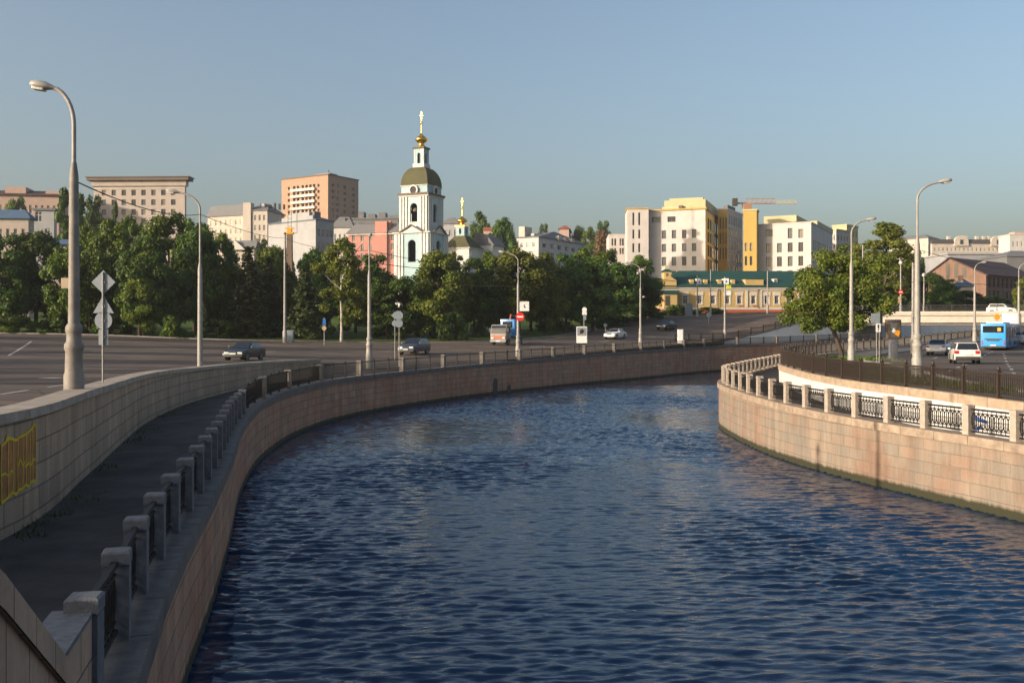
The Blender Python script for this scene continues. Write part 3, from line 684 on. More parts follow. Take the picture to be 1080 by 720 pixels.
# stair parapet in the corner
SP = thing('stair_parapet', 'sloping stone stair parapet in the bottom left corner', 'wall')
b = MB()
prof = [(4.2,-.42),(5.0,-.88),(6.0,-1.46),(7.0,-2.05),(8.0,-2.64),(8.03,-2.59),(9.22,-2.58)]
def sx(y): return float(np.interp(y, [4.2,6,8,9.3], [-2.78,-3.1,-3.6,-3.9]))
def sface(b, prof, zlo, o0, o1, m=0):
    for (y0,z0),(y1,z1) in zip(prof[:-1], prof[1:]):
        a = zlo(z0) if callable(zlo) else zlo; c = zlo(z1) if callable(zlo) else zlo
        x0, x1 = sx(y0), sx(y1)
        b.face([(x0+o0,y0,CZ+a),(x1+o0,y1,CZ+c),(x1+o0,y1,CZ+z1),(x0+o0,y0,CZ+z0)], m, [(y0,a),(y1,c),(y1,z1),(y0,z0)])
        b.face([(x0+o1,y0,CZ+a),(x1+o1,y1,CZ+c),(x1+o1,y1,CZ+z1),(x0+o1,y0,CZ+z0)], m, [(y0,a),(y1,c),(y1,z1),(y0,z0)])
        b.face([(x0+o0,y0,CZ+z0),(x1+o0,y1,CZ+z1),(x1+o1,y1,CZ+z1),(x0+o1,y0,CZ+z0)], m, [(y0,0),(y1,0),(y1,.3),(y0,.3)])
        b.face([(x0+o0,y0,CZ+a),(x1+o0,y1,CZ+c),(x1+o1,y1,CZ+c),(x0+o1,y0,CZ+a)], m, [(y0,0),(y1,0),(y1,.3),(y0,.3)])
    for (y,z) in (prof[0], prof[-1]):
        a = zlo(z) if callable(zlo) else zlo; x = sx(y)
        b.face([(x+o0,y,CZ+a),(x+o1,y,CZ+a),(x+o1,y,CZ+z),(x+o0,y,CZ+z)], m, [(0,a),(.3,a),(.3,z),(0,z)])
low = [(y, z-.20 if y <= 8 else z-.02) for y,z in prof]
sface(b, low, -3.6, 0, -.34); b.build('wall', M['stair_stone'], SP)
b = MB(); sface(b, prof[:5], lambda z: z-.215, .05, -.40); b.build('coping', M['stair_stone'], SP)
b = MB(); sface(b, prof[5:], lambda z: z-.045, .004, -.38); b.build('top_slab', M['granite_grey'], SP)
b = MB()
for i in range(12):
    y = 4.0+i*.33; z = -.55-i*.265; b.box(sx(y)-3.2, y, CZ-3.6, sx(y)-.36, y+.33, CZ+z-.6)
struct(b.build('stairs', M['cap_stone']))

# ------------------------------------------------------------------ bridge
BG = thing('bridge', 'low pale concrete beam bridge over the canal at right', 'bridge')
A = Vector((57.2,168.2,CZ)); B = Vector((79,147.5,CZ)); u = (B-A).normalized(); n_ = Vector((u.y,-u.x,0)); n_ = n_ if n_.y < 0 else -n_
def bseg(b, off0, off1, zl0, zh0, zl1, zh1):
    a0 = A+n_*off0; a1 = B+n_*off0; c0 = A+n_*off1; c1 = B+n_*off1
    i = b.vs([(a0.x,a0.y,CZ+zl0),(a1.x,a1.y,CZ+zl1),(c1.x,c1.y,CZ+zl1),(c0.x,c0.y,CZ+zl0),(a0.x,a0.y,CZ+zh0),(a1.x,a1.y,CZ+zh1),(c1.x,c1.y,CZ+zh1),(c0.x,c0.y,CZ+zh0)])
    for f in ((3,2,1,0),(4,5,6,7),(0,1,5,4),(1,2,6,5),(2,3,7,6),(3,0,4,7)): b.idx([i+k_ for k_ in f])
b = MB(); bseg(b, 0, -13, 1.55, 2.72, 1.40, 2.45); b.build('girder', M['concrete'], BG)
b = MB(); bseg(b, .35, -13.3, 2.72, 3.42, 2.45, 3.10); b.build('deck', M['concrete'], BG)
b = MB(); bseg(b, .50, .30, 2.95, 3.10, 2.67, 2.80); b.build('ledge', M['concrete'], BG)
b = MB(); bseg(b, -.6, -12.4, 1.1, 1.55, .95, 1.4); b.build('soffit', M['granite_dark'], BG)
l0 = A+n_*.15; l1 = B+n_*.15; NB = 9
for i in range(NB+1):
    q = l0.lerp(l1, i/NB); q.z = CZ+3.42-.32*i/NB; put(IP, 'railing_post', BG, q, math.atan2(u.y,u.x))
    if i: place_panel(PAN_D, prv, q, BG, 2.5, 'railing_panel', trim=.05)
    prv = q.copy()

# the bridge the photographer stands on, just behind the lens
BC = thing('bridge', 'concrete road bridge the view is taken from, behind the stair parapet', 'bridge')
b = MB(); b.box(-60,-16,CZ-2.9,60,-.55,CZ-1.65); b.build('deck', M['concrete'], BC)
b = MB(); b.box(-60,-.85,CZ-1.645,60,-.58,CZ-.75); b.build('parapet', M['concrete'], BC)
b = MB(); b.box(-9,-16,-2.4,-4.5,-.9,CZ-2.905); b.build('abutment', M['granite_dark'], BC); b = MB(); b.box(21,-16,-2.4,26,-.9,CZ-2.905); b.build('abutment', M['granite_dark'], BC)

# ------------------------------------------------------------------ lamp posts
def lamp(name, label, px, d, ytop, arm, r0=.15, plinth=True, frac=.72, group='curved arm street lamps', zbase=None, headl=.75, adv=0.0, pm='pole'):
    x = K(px)*d; z0 = zg(x, d) if zbase is None else zbase; H = ZP(ytop, d)-z0
    t = thing(name, label, 'street lamp', (x, d, z0), 0, group); b = MB()
    if plinth:
        b.lathe([(r0*1.75,-.3),(r0*1.75,.9),(r0*1.55,.98),(r0*1.45,1.5),(r0*1.65,1.55),(r0*1.65,1.68),(r0*1.3,1.75),(r0*1.25,1.95),(r0*1.45,2.0),(r0*1.45,2.12),(r0*1.1,2.2)], n=16)
        b.build('plinth', M[pm], t, 40); b = MB(); zs = 2.15
    else: zs = -.2
    zt = H*frac; b.tube([(0,0,zs),(0,0,zt-.35),(0,0,zt)], [r0, r0*.78, r0*.45], 14); b.build('pole', M[pm], t, 50)
    b = MB(); pts = []; r1 = .055; zc = H-1.15; ax, ay = arm, adv
    pts.append((0,0,zt-.1)); pts.append((0,0,zc))
    for k in range(1,9):
        a_ = k/8*math.pi*.44; e = 1-math.cos(a_); f_ = math.sin(a_); pts.append((ax*e*1.0, ay*e, zc+f_*.95))
    last = pts[-1]; b.tube(pts, r1, 10); b.build('arm', M['pole'], t, 60)
    dv = Vector((ax, ay, abs(ax)*.16)).normalized(); h = MB(); q = Vector(last)
    prof = [(-.12,.05),(0.0,.065),(.10,.12),(.35*headl,.17),(.7*headl,.18),(.92*headl,.13),(headl,.03)]
    n = 10; side = dv.cross(Vector((0,0,1))).normalized(); upv = side.cross(dv); rings = []
    for (l_, r_) in prof:
        c = q+dv*l_; rings.append(h.vs([c+side*math.cos(2*math.pi*j/n)*r_+upv*math.sin(2*math.pi*j/n)*r_*(.75 if math.sin(2*math.pi*j/n) > 0 else .5) for j in range(n)]))
    for k in range(len(rings)-1):
        for j in range(n): h.idx([rings[k]+j, rings[k]+(j+1)%n, rings[k+1]+(j+1)%n, rings[k+1]+j])
    h.idx([rings[0]+j for j in range(n)]); h.idx([rings[-1]+j for j in range(n)])
    hd = h.build('lamp_head', M['lamp_shell'], t, 60)
    g = MB(); c = q+dv*.6*headl-upv*.07
    g.bar(c-dv*.24*headl, c+dv*.24*headl, .24, .10); gm = bevel(g.mesh('lens', M['lamp_glass']), .03, 2); link('lens', gm, hd)
    return t
lamp('street_lamp', 'tall weathered street lamp with flared base, closest on the left', 78, 25.2, 84, -.62, .14, True, .75, headl=.62, pm='pole_dirty')
lamp('street_lamp', 'slim street lamp behind the curve of the limestone wall', 211, 53.5, 199, -1.35, .15, False, .60)
lamp('street_lamp', 'street lamp rising beside the pink building on the skyline', 389.5, 79.5, 247, .25, .16, True, .72, adv=-1.3)
lamp('street_lamp', 'street lamp carrying a round no entry sign', 546.5, 104, 264, -1.6, .16, True, .7)
lamp('street_lamp', 'street lamp in front of the dark trees right of the white car', 675.5, 131, 276, -1.7, .15, True, .7)
lamp('street_lamp', 'tall street lamp with arm to the right beside the white hatchback', 967.5, 51.5, 188, 1.3, .16, True, .70)
lamp('street_lamp', 'street lamp rising through the leafy maple crown', 898, 70, 229, 1.25, .15, True, .70)
lamp('street_lamp', 'thin street lamp left of the blue bus', 1028, 121, 275, .9, .15, True, .7)
lamp('street_lamp', 'street lamp behind the blue bus at the right edge', 1074.5, 118, 275, 1.3, .15, True, .7)
def polepost(label, px, d, ytop, r=.13, zb=None, top='plain', taper=.6):
    x = K(px)*d; z0 = zg(x,d) if zb is None else zb; H = ZP(ytop,d)-z0
    t = thing('utility_pole', label, 'pole', (x,d,z0), 0, 'plain poles for tram wires and lights'); b = MB()
    b.lathe([(r*1.5,-.3),(r*1.5,1.3),(r*1.15,1.5)], n=12); b.build('base', M['pole'], t, 40); b = MB()
    b.tube([(0,0,1.4),(0,0,H)], [r, r*taper], 10); b.build('shaft', M['pole'], t, 60)
    b = MB()
    if top == 'lamp':
        b.lathe([(.06,H),(.3,H+.1),(.36,H+.35),(.2,H+.6),(.03,H+.68)], n=10); b.build('lantern', M['lamp_glass'], t, 50)
    elif top == 'cap':
        b.lathe([(r*.8,H),(r*.8,H+.12),(.02,H+.22)], n=10); b.build('cap', M['iron'], t)
    return t
polepost('pale plain pole in front of the spruces, beside a grey cabinet', 300.5, 121, 247, .19, None, 'cap')
polepost('pale pole just left of the tall right street lamp', 963, 95, 277, .17, None, 'cap')
polepost('slim pole at the bridge end beside the maple crown', 910, 171, 258, .17, None, 'cap')
polepost('lantern pole behind the bridge railing carrying a red round sign', 950, 172, 279, .17, CZ+3.2, 'lamp')
polepost('short lantern pole behind the bridge, right of the tall lamp', 974.5, 175, 292, .15, CZ+3.2, 'lamp')
polepost('slim pole before the yellow mansion, left of its green sign', 735.5, 185, 290, .14, None, 'cap')
polepost('slim dark pole before the yellow mansion between its windows', 749.5, 186, 284, .13, None, 'cap')
polepost('pale pole at the kerb before the yellow mansion', 764.5, 152.5, 292, .17, None, 'cap')
polepost('slim pole at the red plinth of the yellow mansion', 809.5, 190, 285, .15, None, 'cap')

# ------------------------------------------------------------------ overhead wires
def wire(label, pts, sag=.5, r=.022):
    b = MB(); allp = []
    for A_, B_ in zip(pts[:-1], pts[1:]):
        A_ = Vector(A_); B_ = Vector(B_)
        for k in range(13):
            t = k/12; p = A_.lerp(B_, t); p.z -= sag*4*t*(1-t); allp.append(p)
    q = [allp[0]] + [p for i, p in enumerate(allp[1:]) if (p-allp[i]).length > .01]
    b.tube(q, r, 5); tag(b.build('overhead_wire', M['iron'], None, 60), label, 'wire', 'overhead wires')
wire('dark wire sagging from the left street lamp over the trees to the plain pole', [P(77,190,25.2), P(211,226,53.5), P(300.5,251,121)], .35, .018)
wire('wire strung from the plain pole past the bell tower to the sign lamp', [P(300.5,251,121), P(389.5,264,79.5), P(546.5,281,104)], .5, .022)
wire('pale wire across the dark trees from the sign lamp to the right', [P(389.5,276,79.5), P(546.5,276,104), P(675.5,289,131), P(764.5,296,152.5)], .7, .028)
wire('lower wire across the trees above the white car', [P(300.5,285,121), P(546.5,302,104), P(675.5,303,131)], .4, .02)
wire('wire across the right trees and brick building from the tall right lamp', [P(898,300,70), P(967.5,297,51.5), P(1110,299,60)], .1, .014)
wire('wire from the tall right lamp towards the right edge', [P(910,262,171), P(967.5,263,51.5), P(1100,283,110)], .5, .016)

# ------------------------------------------------------------------ signs
def post_on(t, h, r=.035, m='pole'):
    b = MB(); b.tube([(0,0,-.2),(0,0,h)], r, 8); b.build('post', M[m], t, 60)
def plate(t, name, poly, z, mt, x=0, y=-.05, th=.02, rz=0, back=None):
    b = MB(); b.prism([(x+px_, z+pz_) for px_, pz_ in poly], y-th/2, y+th/2); o = b.build(name, M[mt], t); return o
def ngon(r, n, rot=0): return [(r*math.cos(rot+2*math.pi*k/n), r*math.sin(rot+2*math.pi*k/n)) for k in range(n)]
def rect(w_, h_): return [(-w_/2,-h_/2),(w_/2,-h_/2),(w_/2,h_/2),(-w_/2,h_/2)]
# stack of signs seen from behind near the left lamp
d = 29.5; x = K(108.5)*d; z0 = zg(x,d); t = thing('road_sign_post', 'stack of grey sign backs, diamond, triangle and disc, near the left lamp', 'road sign', (x,d,z0))
def zr(py): return ZP(py,d)-z0
post_on(t, zr(287), .028)
for nm, poly, py in (('diamond_plate', ngon(.355,4,0), 297.5), ('triangle_plate', [(-.31,-.2),(.31,-.2),(0,.33)], 323), ('round_plate', ngon(.26,24), 338), ('lower_plate', rect(.28,.46), 355.5)):
    o = plate(t, nm, poly, zr(py), 'sign_back', 0, .045)
    f = MB(); f.prism([(a*.97, zr(py)+c*.97) for a,c in poly], .056, .062); f.build('face', M['sign_white'], o)
    g = MB(); g.box(-.06,-.005,zr(py)-.03,.06,.034,zr(py)+.03); g.build('clamp', M['pole'], o)
# small tan sign on the pole behind lamp
d = 60; x = K(75)*d; z0 = zg(x,d); t = thing('road_sign_post', 'thin post with a small tan square sign behind the left lamp', 'road sign', (x,d,z0))
post_on(t, ZP(284,d)-z0, .04); plate(t, 'sign_plate', rect(.62,.62), ZP(298.5,d)-z0, 'sign_tan', -.27)
def crossing(px, d, py, label, kind='back'):
    x = K(px)*d; z0 = zg(x,d); t = thing('road_sign_post', label, 'road sign', (x,d,z0)); return t, x, z0
d = 84; t, x, z0 = crossing(421, d, 0, 'post with two pale sign backs in front of the grey crossover')
post_on(t, ZP(328,d)-z0, .035); plate(t,'upper_plate', ngon(.40,8,.39), ZP(332.5,d)-z0, 'sign_back', -.05); plate(t,'lower_plate', ngon(.34,20), ZP(341,d)-z0, 'sign_back', -.02)
d = 92; t, x, z0 = crossing(416.5, d, 0, 'thin post with a round sign left of the pale sign backs')
post_on(t, ZP(329,d)-z0, .035); plate(t,'upper_plate', ngon(.34,4), ZP(332.5,d)-z0, 'sign_back'); plate(t,'lower_plate', ngon(.28,20), ZP(341,d)-z0, 'sign_back')
d = 118; t, x, z0 = crossing(342, d, 0, 'blue rectangular sign with a round plate before the birch trunk')
post_on(t, ZP(335,d)-z0, .05); plate(t,'blue_plate', rect(.36,.75), ZP(339.5,d)-z0, 'sign_blue'); plate(t,'round_plate', ngon(.26,18), ZP(346,d)-z0, 'sign_tan')
# no entry disc and white square on the lamp
d = 103.7; x = K(548.5)*d; zc = ZP(334,d); t = thing('no_entry_sign', 'red round no entry sign on the street lamp', 'road sign', (x,d-.2,zc))
plate(t,'disc', ngon(.46,28), 0, 'sign_red', 0, 0); plate(t,'white_bar', rect(.62,.15), 0, 'sign_white', 0, -.016); b = MB(); b.box(-.1,.01,-.04,.1,.2,.04); b.build('bracket', M['pole'], t)
d = 104; x = K(553)*d; zc = ZP(323,d); t = thing('square_sign', 'white square sign beside the no entry lamp post', 'road sign', (x,d-.25,zc))
plate(t,'panel', rect(.98,1.0), 0, 'sign_white', 0, 0); plate(t,'dark_mark', [(-.05,-.15),(.12,-.15),(.12,-.02),(.02,-.02),(.02,.18),(-.05,.18)], 0, 'sign_black', 0, -.015); b = MB(); b.box(-.7,.01,-.05,-.3,.08,.05); b.build('bracket', M['pole'], t)
# billboard by the river railing
d = 118; x = K(613.5)*d; z0 = zg(x,d); t = thing('advert_board', 'white street advert board by the far river railing', 'advert board', (x,d,z0))
zc = ZP(353,d)-z0
for q in (-.3,.3): b = MB(); b.box(q-.07,-.05,-.1,q+.07,.05,zc-.8); b.build('leg', M['iron'], t)
plate(t,'board', rect(1.24,1.95), zc, 'sign_white', 0, 0, .14); plate(t,'poster', rect(1.08,.98), zc+.38, 'sign_back', 0, -.078); plate(t,'poster_blot', [(-.25,-.3),(.1,-.35),(.3,.1),(.05,.3),(-.2,.15)], zc+.40, 'sign_black', 0, -.092)
plate(t,'red_strip', rect(.5,.12), zc+.05, 'sign_tan', .1, -.096)
d = 133; t, x, z0 = crossing(616, d, 0, 'pale round signs on a post above the white advert board')
post_on(t, ZP(324,d)-z0, .05); plate(t,'upper_plate', ngon(.32,20), ZP(326.5,d)-z0, 'sign_white', .05); plate(t,'lower_plate', rect(.6,.42), ZP(330.5,d)-z0, 'sign_white', .05); plate(t,'small_plate', rect(.4,.7), ZP(334.5,d)-z0, 'sign_back', .08)
d = 150; t, x, z0 = crossing(638.5, d, 0, 'small sign post beside the white car'); post_on(t, ZP(341,d)-z0, .05); plate(t,'plate', rect(.5,.45), ZP(343,d)-z0, 'sign_back')
d = 166; t, x, z0 = crossing(747.5, d, 0, 'round sign alone on the asphalt before the yellow mansion'); post_on(t, ZP(330,d)-z0, .06); plate(t,'disc', ngon(.42,22), ZP(332,d)-z0, 'sign_back')
d = 151; x = K(768.5)*d; zc = ZP(302,d); t = thing('road_sign_post', 'yellow green square sign on the pole by the kerb', 'road sign', (x,d,zc))
M['sign_lime'] = mat('sign_lime', (.55,.60,.05), .4, .05, 5); plate(t,'lime_plate', rect(.75,.75), 0, 'sign_lime', 0, 0); plate(t,'white_plate', rect(.6,.7), -1.0, 'sign_white', 0, 0); b = MB(); b.box(-.6,.0,-.04,-.05,.08,.04); b.build('bracket', M['pole'], t)
for px_q, py_q, lab in ((737.5,297,'white traffic sign left of the lime sign'),(766,296.5,'small white sign above the lime sign')):
    d = 150.6 if px_q > 750 else 184.5; x = K(px_q)*d; t = thing('road_sign_post', lab, 'road sign', (x,d,ZP(py_q,d))); plate(t,'plate', rect(.8,.85), 0, 'sign_white', 0, 0); plate(t,'mark', [(-.2,-.2),(.2,-.2),(0,.22)], 0, 'sign_blue', 0, -.016)
    b = MB(); b.box(-.4,.01,-.04,-.1,.08,.04); b.build('bracket', M['pole'], t)
# right island: exclamation sign and back of a sign
d = 72; t, x, z0 = crossing(926, d, 0, 'white sign with black exclamation mark on two thin posts')
zc = ZP(345.5,d)-z0
for q in (-.10,.10): b = MB(); b.tube([(q,0,-.3),(q,0,zc+.2)], .03, 8); b.build('post', M['pole'], t, 60)
plate(t,'plate', rect(.34,.62), zc, 'sign_white', 0, -.05); plate(t,'mark', [(-.04,-.06),(.04,-.06),(.055,.22),(-.055,.22)], zc, 'sign_black', 0, -.065); plate(t,'dot', ngon(.045,10), zc-.16, 'sign_black', 0, -.065)
d = 76; t, x, z0 = crossing(929, d, 0, 'grey sign back behind the exclamation mark sign')
post_on(t, ZP(327,d)-z0, .04, 'iron'); plate(t,'dark_plate', rect(.2,1.0), ZP(334,d)-z0, 'sign_black', .02); plate(t,'grey_plate', rect(.7,.75), ZP(335.5,d)-z0, 'sign_back', -.42)
d = 84; x = K(942)*d; z0 = zg(x,d); t = thing('advert_pillar', 'dark advertising pillar with an orange and yellow poster on a grey foot', 'advert board', (x,d,z0), R(6))
b = MB(); b.box(-.34,-.18,-.1,.34,.18,ZP(357,d)-z0); bevel(b.mesh('foot', M['granite_grey']), .03); link('foot', bevel(b.mesh('foot', M['granite_grey']), .03), t)
za, zb2 = ZP(357.5,d)-z0, ZP(337,d)-z0; b = MB(); b.box(-.62,-.22,za,.62,.22,zb2); link('case', bevel(b.mesh('case', M['frame_dark']), .04), t)
M['poster_dark'] = mat('poster_dark', (.10,.085,.075), .35, .5, 2.5)
zc = (za+zb2)/2; plate(t,'poster', rect(1.04,zb2-za-.2), zc, 'poster_dark', 0, -.232); plate(t,'yellow_shape', [(-.02,-.1),(.36,-.32),(.5,.12),(.3,.24),(.1,.18)], zc-.3, 'sign_orange', 0, -.246); plate(t,'white_shape', [(-.25,-.1),(-.05,-.22),(.1,.02),(-.1,.25)], zc-.1, 'sign_white', 0, -.25)
for q in range(3): plate(t,'text_line', rect(.62-.1*q,.06), zc+.45-.16*q, 'sign_back', -.08, -.25)
d = 170; x = K(950)*d; t = thing('road_sign_post', 'small red round sign on the lantern pole behind the bridge', 'road sign', (x,d,ZP(308,d))); plate(t,'disc', ngon(.42,20), 0, 'sign_red', 0, 0); plate(t,'bar', rect(.55,.14), 0, 'sign_white', 0, -.016); b = MB(); b.box(-.15,.012,-.9,.5,.5,-.84); b.build('bracket', M['pole'], t); plate(t,'tan_plate', rect(.5,1.1), -1.3, 'sign_tan', -.2, 0)
d = 106.5; x = K(1051.5)*d; z0 = zg(x,d); 
# grey cabinet, white box
def cabinet(label, px, d, w_, h_, mt, dp=.5):
    x = K(px)*d; z0 = zg(x,d); t = thing('utility_cabinet', label, 'cabinet', (x,d,z0)); b = MB(); b.box(-w_/2,-dp/2,0,w_/2,dp/2,h_); link('case', bevel(b.mesh('case', M[mt]), .03), t)
    b = MB(); b.box(-w_/2-.04,-dp/2-.04,h_,w_/2+.04,dp/2+.04,h_+.06); b.build('lid', M[mt], t); b = MB(); b.box(-w_*.38,-dp/2-.02,.15,w_*.38,-dp/2+.005,h_-.1); b.build('door', M[mt], t)
cabinet('grey utility cabinet on the grass beside the pale pole', 306.5, 122, .75, 1.45, 'sign_back')
cabinet('white box standing at the end of the river railing near the ramp', 717.5, 139.5, .75, 1.9, 'sign_white')
cabinet('pale grey ticket booth by the hedge before the yellow mansion', 726.5, 188, 1.3, 2.4, 'sign_back')
# drain mouths in the river wall
for px_q, py_q, d_, lab in ((526.5,405,94.5,'arched dark drain mouth in the shaded river wall, the larger one'),(539,409.5,97,'small dark drain mouth right of the arched one')):
    s_ = s_at_y(LW, LWs, d_); p = at_s(LW, LWs, s_); tt = tang(LW, LWs, s_); a_ = math.atan2(tt[1],tt[0])
    sc = 1.0 if px_q < 530 else .7
    t = thing('drain_outlet', lab, 'drain', (p[0]+tt[1]*.03, p[1]-tt[0]*.03, ZP(py_q,d_)-.5*sc), a_); b = MB()
    arch = [(-.42*sc,-.5*sc),(.42*sc,-.5*sc)] + [(.42*sc*math.cos(q*math.pi/10), .6*sc+.42*sc*math.sin(q*math.pi/10)) for q in range(11)]
    b.prism(arch, -.01, .04); b.build('mouth', M['sign_black'], t)
    b = MB(); ar2 = [(-.5*sc,-.5*sc),(-.43*sc,-.5*sc)]
    for q in range(11):
        a0 = math.pi-q*math.pi/10
        if q: b.face([(.52*sc*math.cos(pa), -.03, .6*sc+.52*sc*math.sin(pa)),(.52*sc*math.cos(a0), -.03, .6*sc+.52*sc*math.sin(a0)),(.42*sc*math.cos(a0), -.03, .6*sc+.42*sc*math.sin(a0)),(.42*sc*math.cos(pa), -.03, .6*sc+.42*sc*math.sin(pa))])
        pa = a0
    b.build('surround', M['granite_dark'], t)

# ------------------------------------------------------------------ vehicles
M['tyre'] = mat('tyre_rubber', (.015,.015,.015), .85, .1, 5); M['rim'] = mat('wheel_rim', (.35,.35,.36), .35, .1, 8, metal=.6)
M['car_glass'] = mat('car_glass', (.012,.016,.022), .06, .1, 2, spec=.7); M['headlight'] = mat('headlight_glass', (.6,.6,.58), .15, .05, 5, spec=.7)
M['tail_red'] = mat('tail_light_red', (.42,.012,.01), .2, .1, 6, spec=.6); M['plastic'] = mat('dark_bumper_plastic', (.03,.03,.03), .6, .15, 5)
M['plate'] = mat('number_plate', (.6,.6,.58), .4, .05, 5)
def wheel(t, x, y, r, wd):
    b = MB(); n = 20
    prof = [(r*.62,-wd/2),(r*.95,-wd/2),(r,-wd*.3),(r,wd*.3),(r*.95,wd/2),(r*.62,wd/2)]
    b.lathe(prof, n=n); me = b.mesh('wheel', M['tyre'], 40); me.transform(Matrix.Translation((x,y,r)) @ Matrix.Rotation(R(90),4,'X')); wo = link('wheel', me, t)
    sg = 1 if y > 0 else -1; b = MB(); b.lathe([(r*.64,-.02),(r*.6,.015),(r*.2,.0),(r*.12,.03)], n=14); me = b.mesh('rim', M['rim'], 40); me.transform(Matrix.Translation((x,y+sg*wd*.46,r)) @ Matrix.Rotation(R(-90*sg),4,'X')); link('rim', me, wo)
def quadpart(t, name, m, pts, off=.004, inset=0.0):
    pts = [Vector(p) for p in pts]; c = sum(pts, Vector())/len(pts); n = (pts[1]-pts[0]).cross(pts[2]-pts[0]).normalized()
    if n.dot(c-Vector((0,0,c.z-.2))) < 0: n = -n
    q = [p+(c-p)*inset for p in pts]; b = MB(); k = len(q); i = b.vs([p+n*off for p in q]+[p-n*.02 for p in q])
    b.idx([i+j for j in range(k)]); b.idx([i+k+j for j in reversed(range(k))])
    for j in range(k): b.idx([i+j,i+(j+1)%k,i+k+(j+1)%k,i+k+j])
    return b.build(name, M[m], t)
def car(label, px, d, heading, pm, kind='sedan', lower=None):
    x = K(px)*d; z0 = zg(x,d)
    t = thing('parked_car' if False else 'car', label, 'car', (x,d,z0+.01), heading)
    if kind == 'sedan': L_,W_,H_ = 4.4,1.72,1.42; body = [(-2.2,.35),(-2.2,.62),(-2.12,.92),(-1.5,.98),(.75,.95),(1.75,.80),(2.15,.66),(2.2,.40),(2.1,.24),(-2.1,.26)]; cab = (-1.75,-1.05,.05,.95,.96)
    elif kind == 'hatch': L_,W_,H_ = 4.25,1.76,1.55; body = [(-2.1,.38),(-2.12,.7),(-2.06,1.0),(-1.4,1.03),(.9,.99),(1.75,.86),(2.08,.70),(2.12,.42),(2.0,.26),(-2.0,.28)]; cab = (-2.02,-1.72,.15,1.05,1.0)
    else: L_,W_,H_ = 4.5,1.84,1.68; body = [(-2.22,.42),(-2.25,.8),(-2.18,1.08),(-1.4,1.1),(.9,1.08),(1.85,.96),(2.18,.80),(2.25,.48),(2.1,.32),(-2.1,.34)]; cab = (-2.12,-1.75,.20,1.10,1.08)
    hw = W_/2; b = MB(); b.prism(body, -hw, hw); me = b.mesh('body', M[pm]); bevel(me, .07, 3, 25); bd = link('body', me, t)
    x0, x1, x2, x3, zb = cab; tw = hw-.22; bw = hw-.06; zt = H_
    base = [(x0,-bw,zb-.05),(x3,-bw,zb-.05),(x3,bw,zb-.05),(x0,bw,zb-.05)]; top = [(x1,-tw,zt),(x2,-tw,zt),(x2,tw,zt),(x1,tw,zt)]
    b = MB(); i = b.vs(base+top)
    for f in ((3,2,1,0),(4,5,6,7),(0,1,5,4),(1,2,6,5),(2,3,7,6),(3,0,4,7)): b.idx([i+k for k in f])
    me = b.mesh('roof', M[pm]); bevel(me, .05, 3, 25); link('roof', me, bd)
    B_, T_ = [Vector(p) for p in base], [Vector(p) for p in top]
    def fq(a, bq, c, dq, u0, u1, v0, v1):
        f = lambda u, v: (a.lerp(bq,u)).lerp(dq.lerp(c,u), v); return [f(u0,v0),f(u1,v0),f(u1,v1),f(u0,v1)]
    quadpart(t, 'windscreen', 'car_glass', fq(B_[1],B_[2],T_[2],T_[1],.06,.94,.14,.92)); quadpart(t, 'rear_window', 'car_glass', fq(B_[3],B_[0],T_[0],T_[3],.05,.95,.16,.93))
    for a, c, e, g in ((B_[0],B_[1],T_[1],T_[0]), (B_[2],B_[3],T_[3],T_[2])):
        quadpart(t, 'side_window', 'car_glass', fq(a,c,e,g,.08,.48,.2,.90)); quadpart(t, 'side_window', 'car_glass', fq(a,c,e,g,.52,.92,.2,.90))
    for sx_ in (-1,1):
        for ax in (-L_*.30, L_*.31):
            wheel(t, ax, sx_*(hw-.10), .315 if kind != 'suv' else .35, .21)
            b = MB(); b.lathe([(.40,-.004),(.40,.004)], n=20); me = b.mesh('wheel_arch', M['plastic']); me.transform(Matrix.Translation((ax, sx_*(hw+.004), .36)) @ Matrix.Rotation(R(90),4,'X')); link('wheel_arch', me, bd)
        zf = body[6][1]-.02; xf = body[6][0]
        b = MB(); b.box(xf-.25, sx_*hw*.62-.22, zf-.11, xf+.03, sx_*hw*.62+.22, zf+.045); link('headlight', bevel(b.mesh('headlight', M['headlight']), .03), t)
        zr_ = body[2][1]-.12; xr = body[1][0]; tall = kind != 'sedan'
        b = MB(); b.box(xr-.03, sx_*(hw-.19)-.09, zr_-(.13 if tall else .10), xr+.24, sx_*(hw-.19)+.19, zr_+(.10 if tall else .05)); link('tail_light', bevel(b.mesh('tail_light', M['tail_red']), .03), t)
        b = MB(); b.box(x3-.35, sx_*(hw+.08)-.09, zb+.02, x3-.22, sx_*(hw+.08)+.09, zb+.16); link('mirror', bevel(b.mesh('mirror', M[pm]), .03), t)
    lo = lower or 'plastic'
    b = MB(); b.box(2.0, -hw+.06, .28, L_/2+.06, hw-.06, .46); link('bumper', bevel(b.mesh('bumper', M[lo]), .05), t)
    b = MB(); b.box(-L_/2-.06, -hw+.06, .30, -2.0, hw-.06, .56 if kind != 'sedan' else .48); link('bumper', bevel(b.mesh('bumper', M[lo]), .05), t)
    b = MB(); b.box(L_/2-.03, -.26, .50, L_/2+.075, .26, .61); b.build('number_plate', M['plate'], t); b = MB(); b.box(-L_/2-.075, -.26, .66, -L_/2+.1, .26, .78); b.build('number_plate', M['plate'], t)
    b = MB(); b.box(L_/2-.12, -.34, .62, L_/2+.02, .34, .74); b.build('grille', M['plastic'], t)
    return t
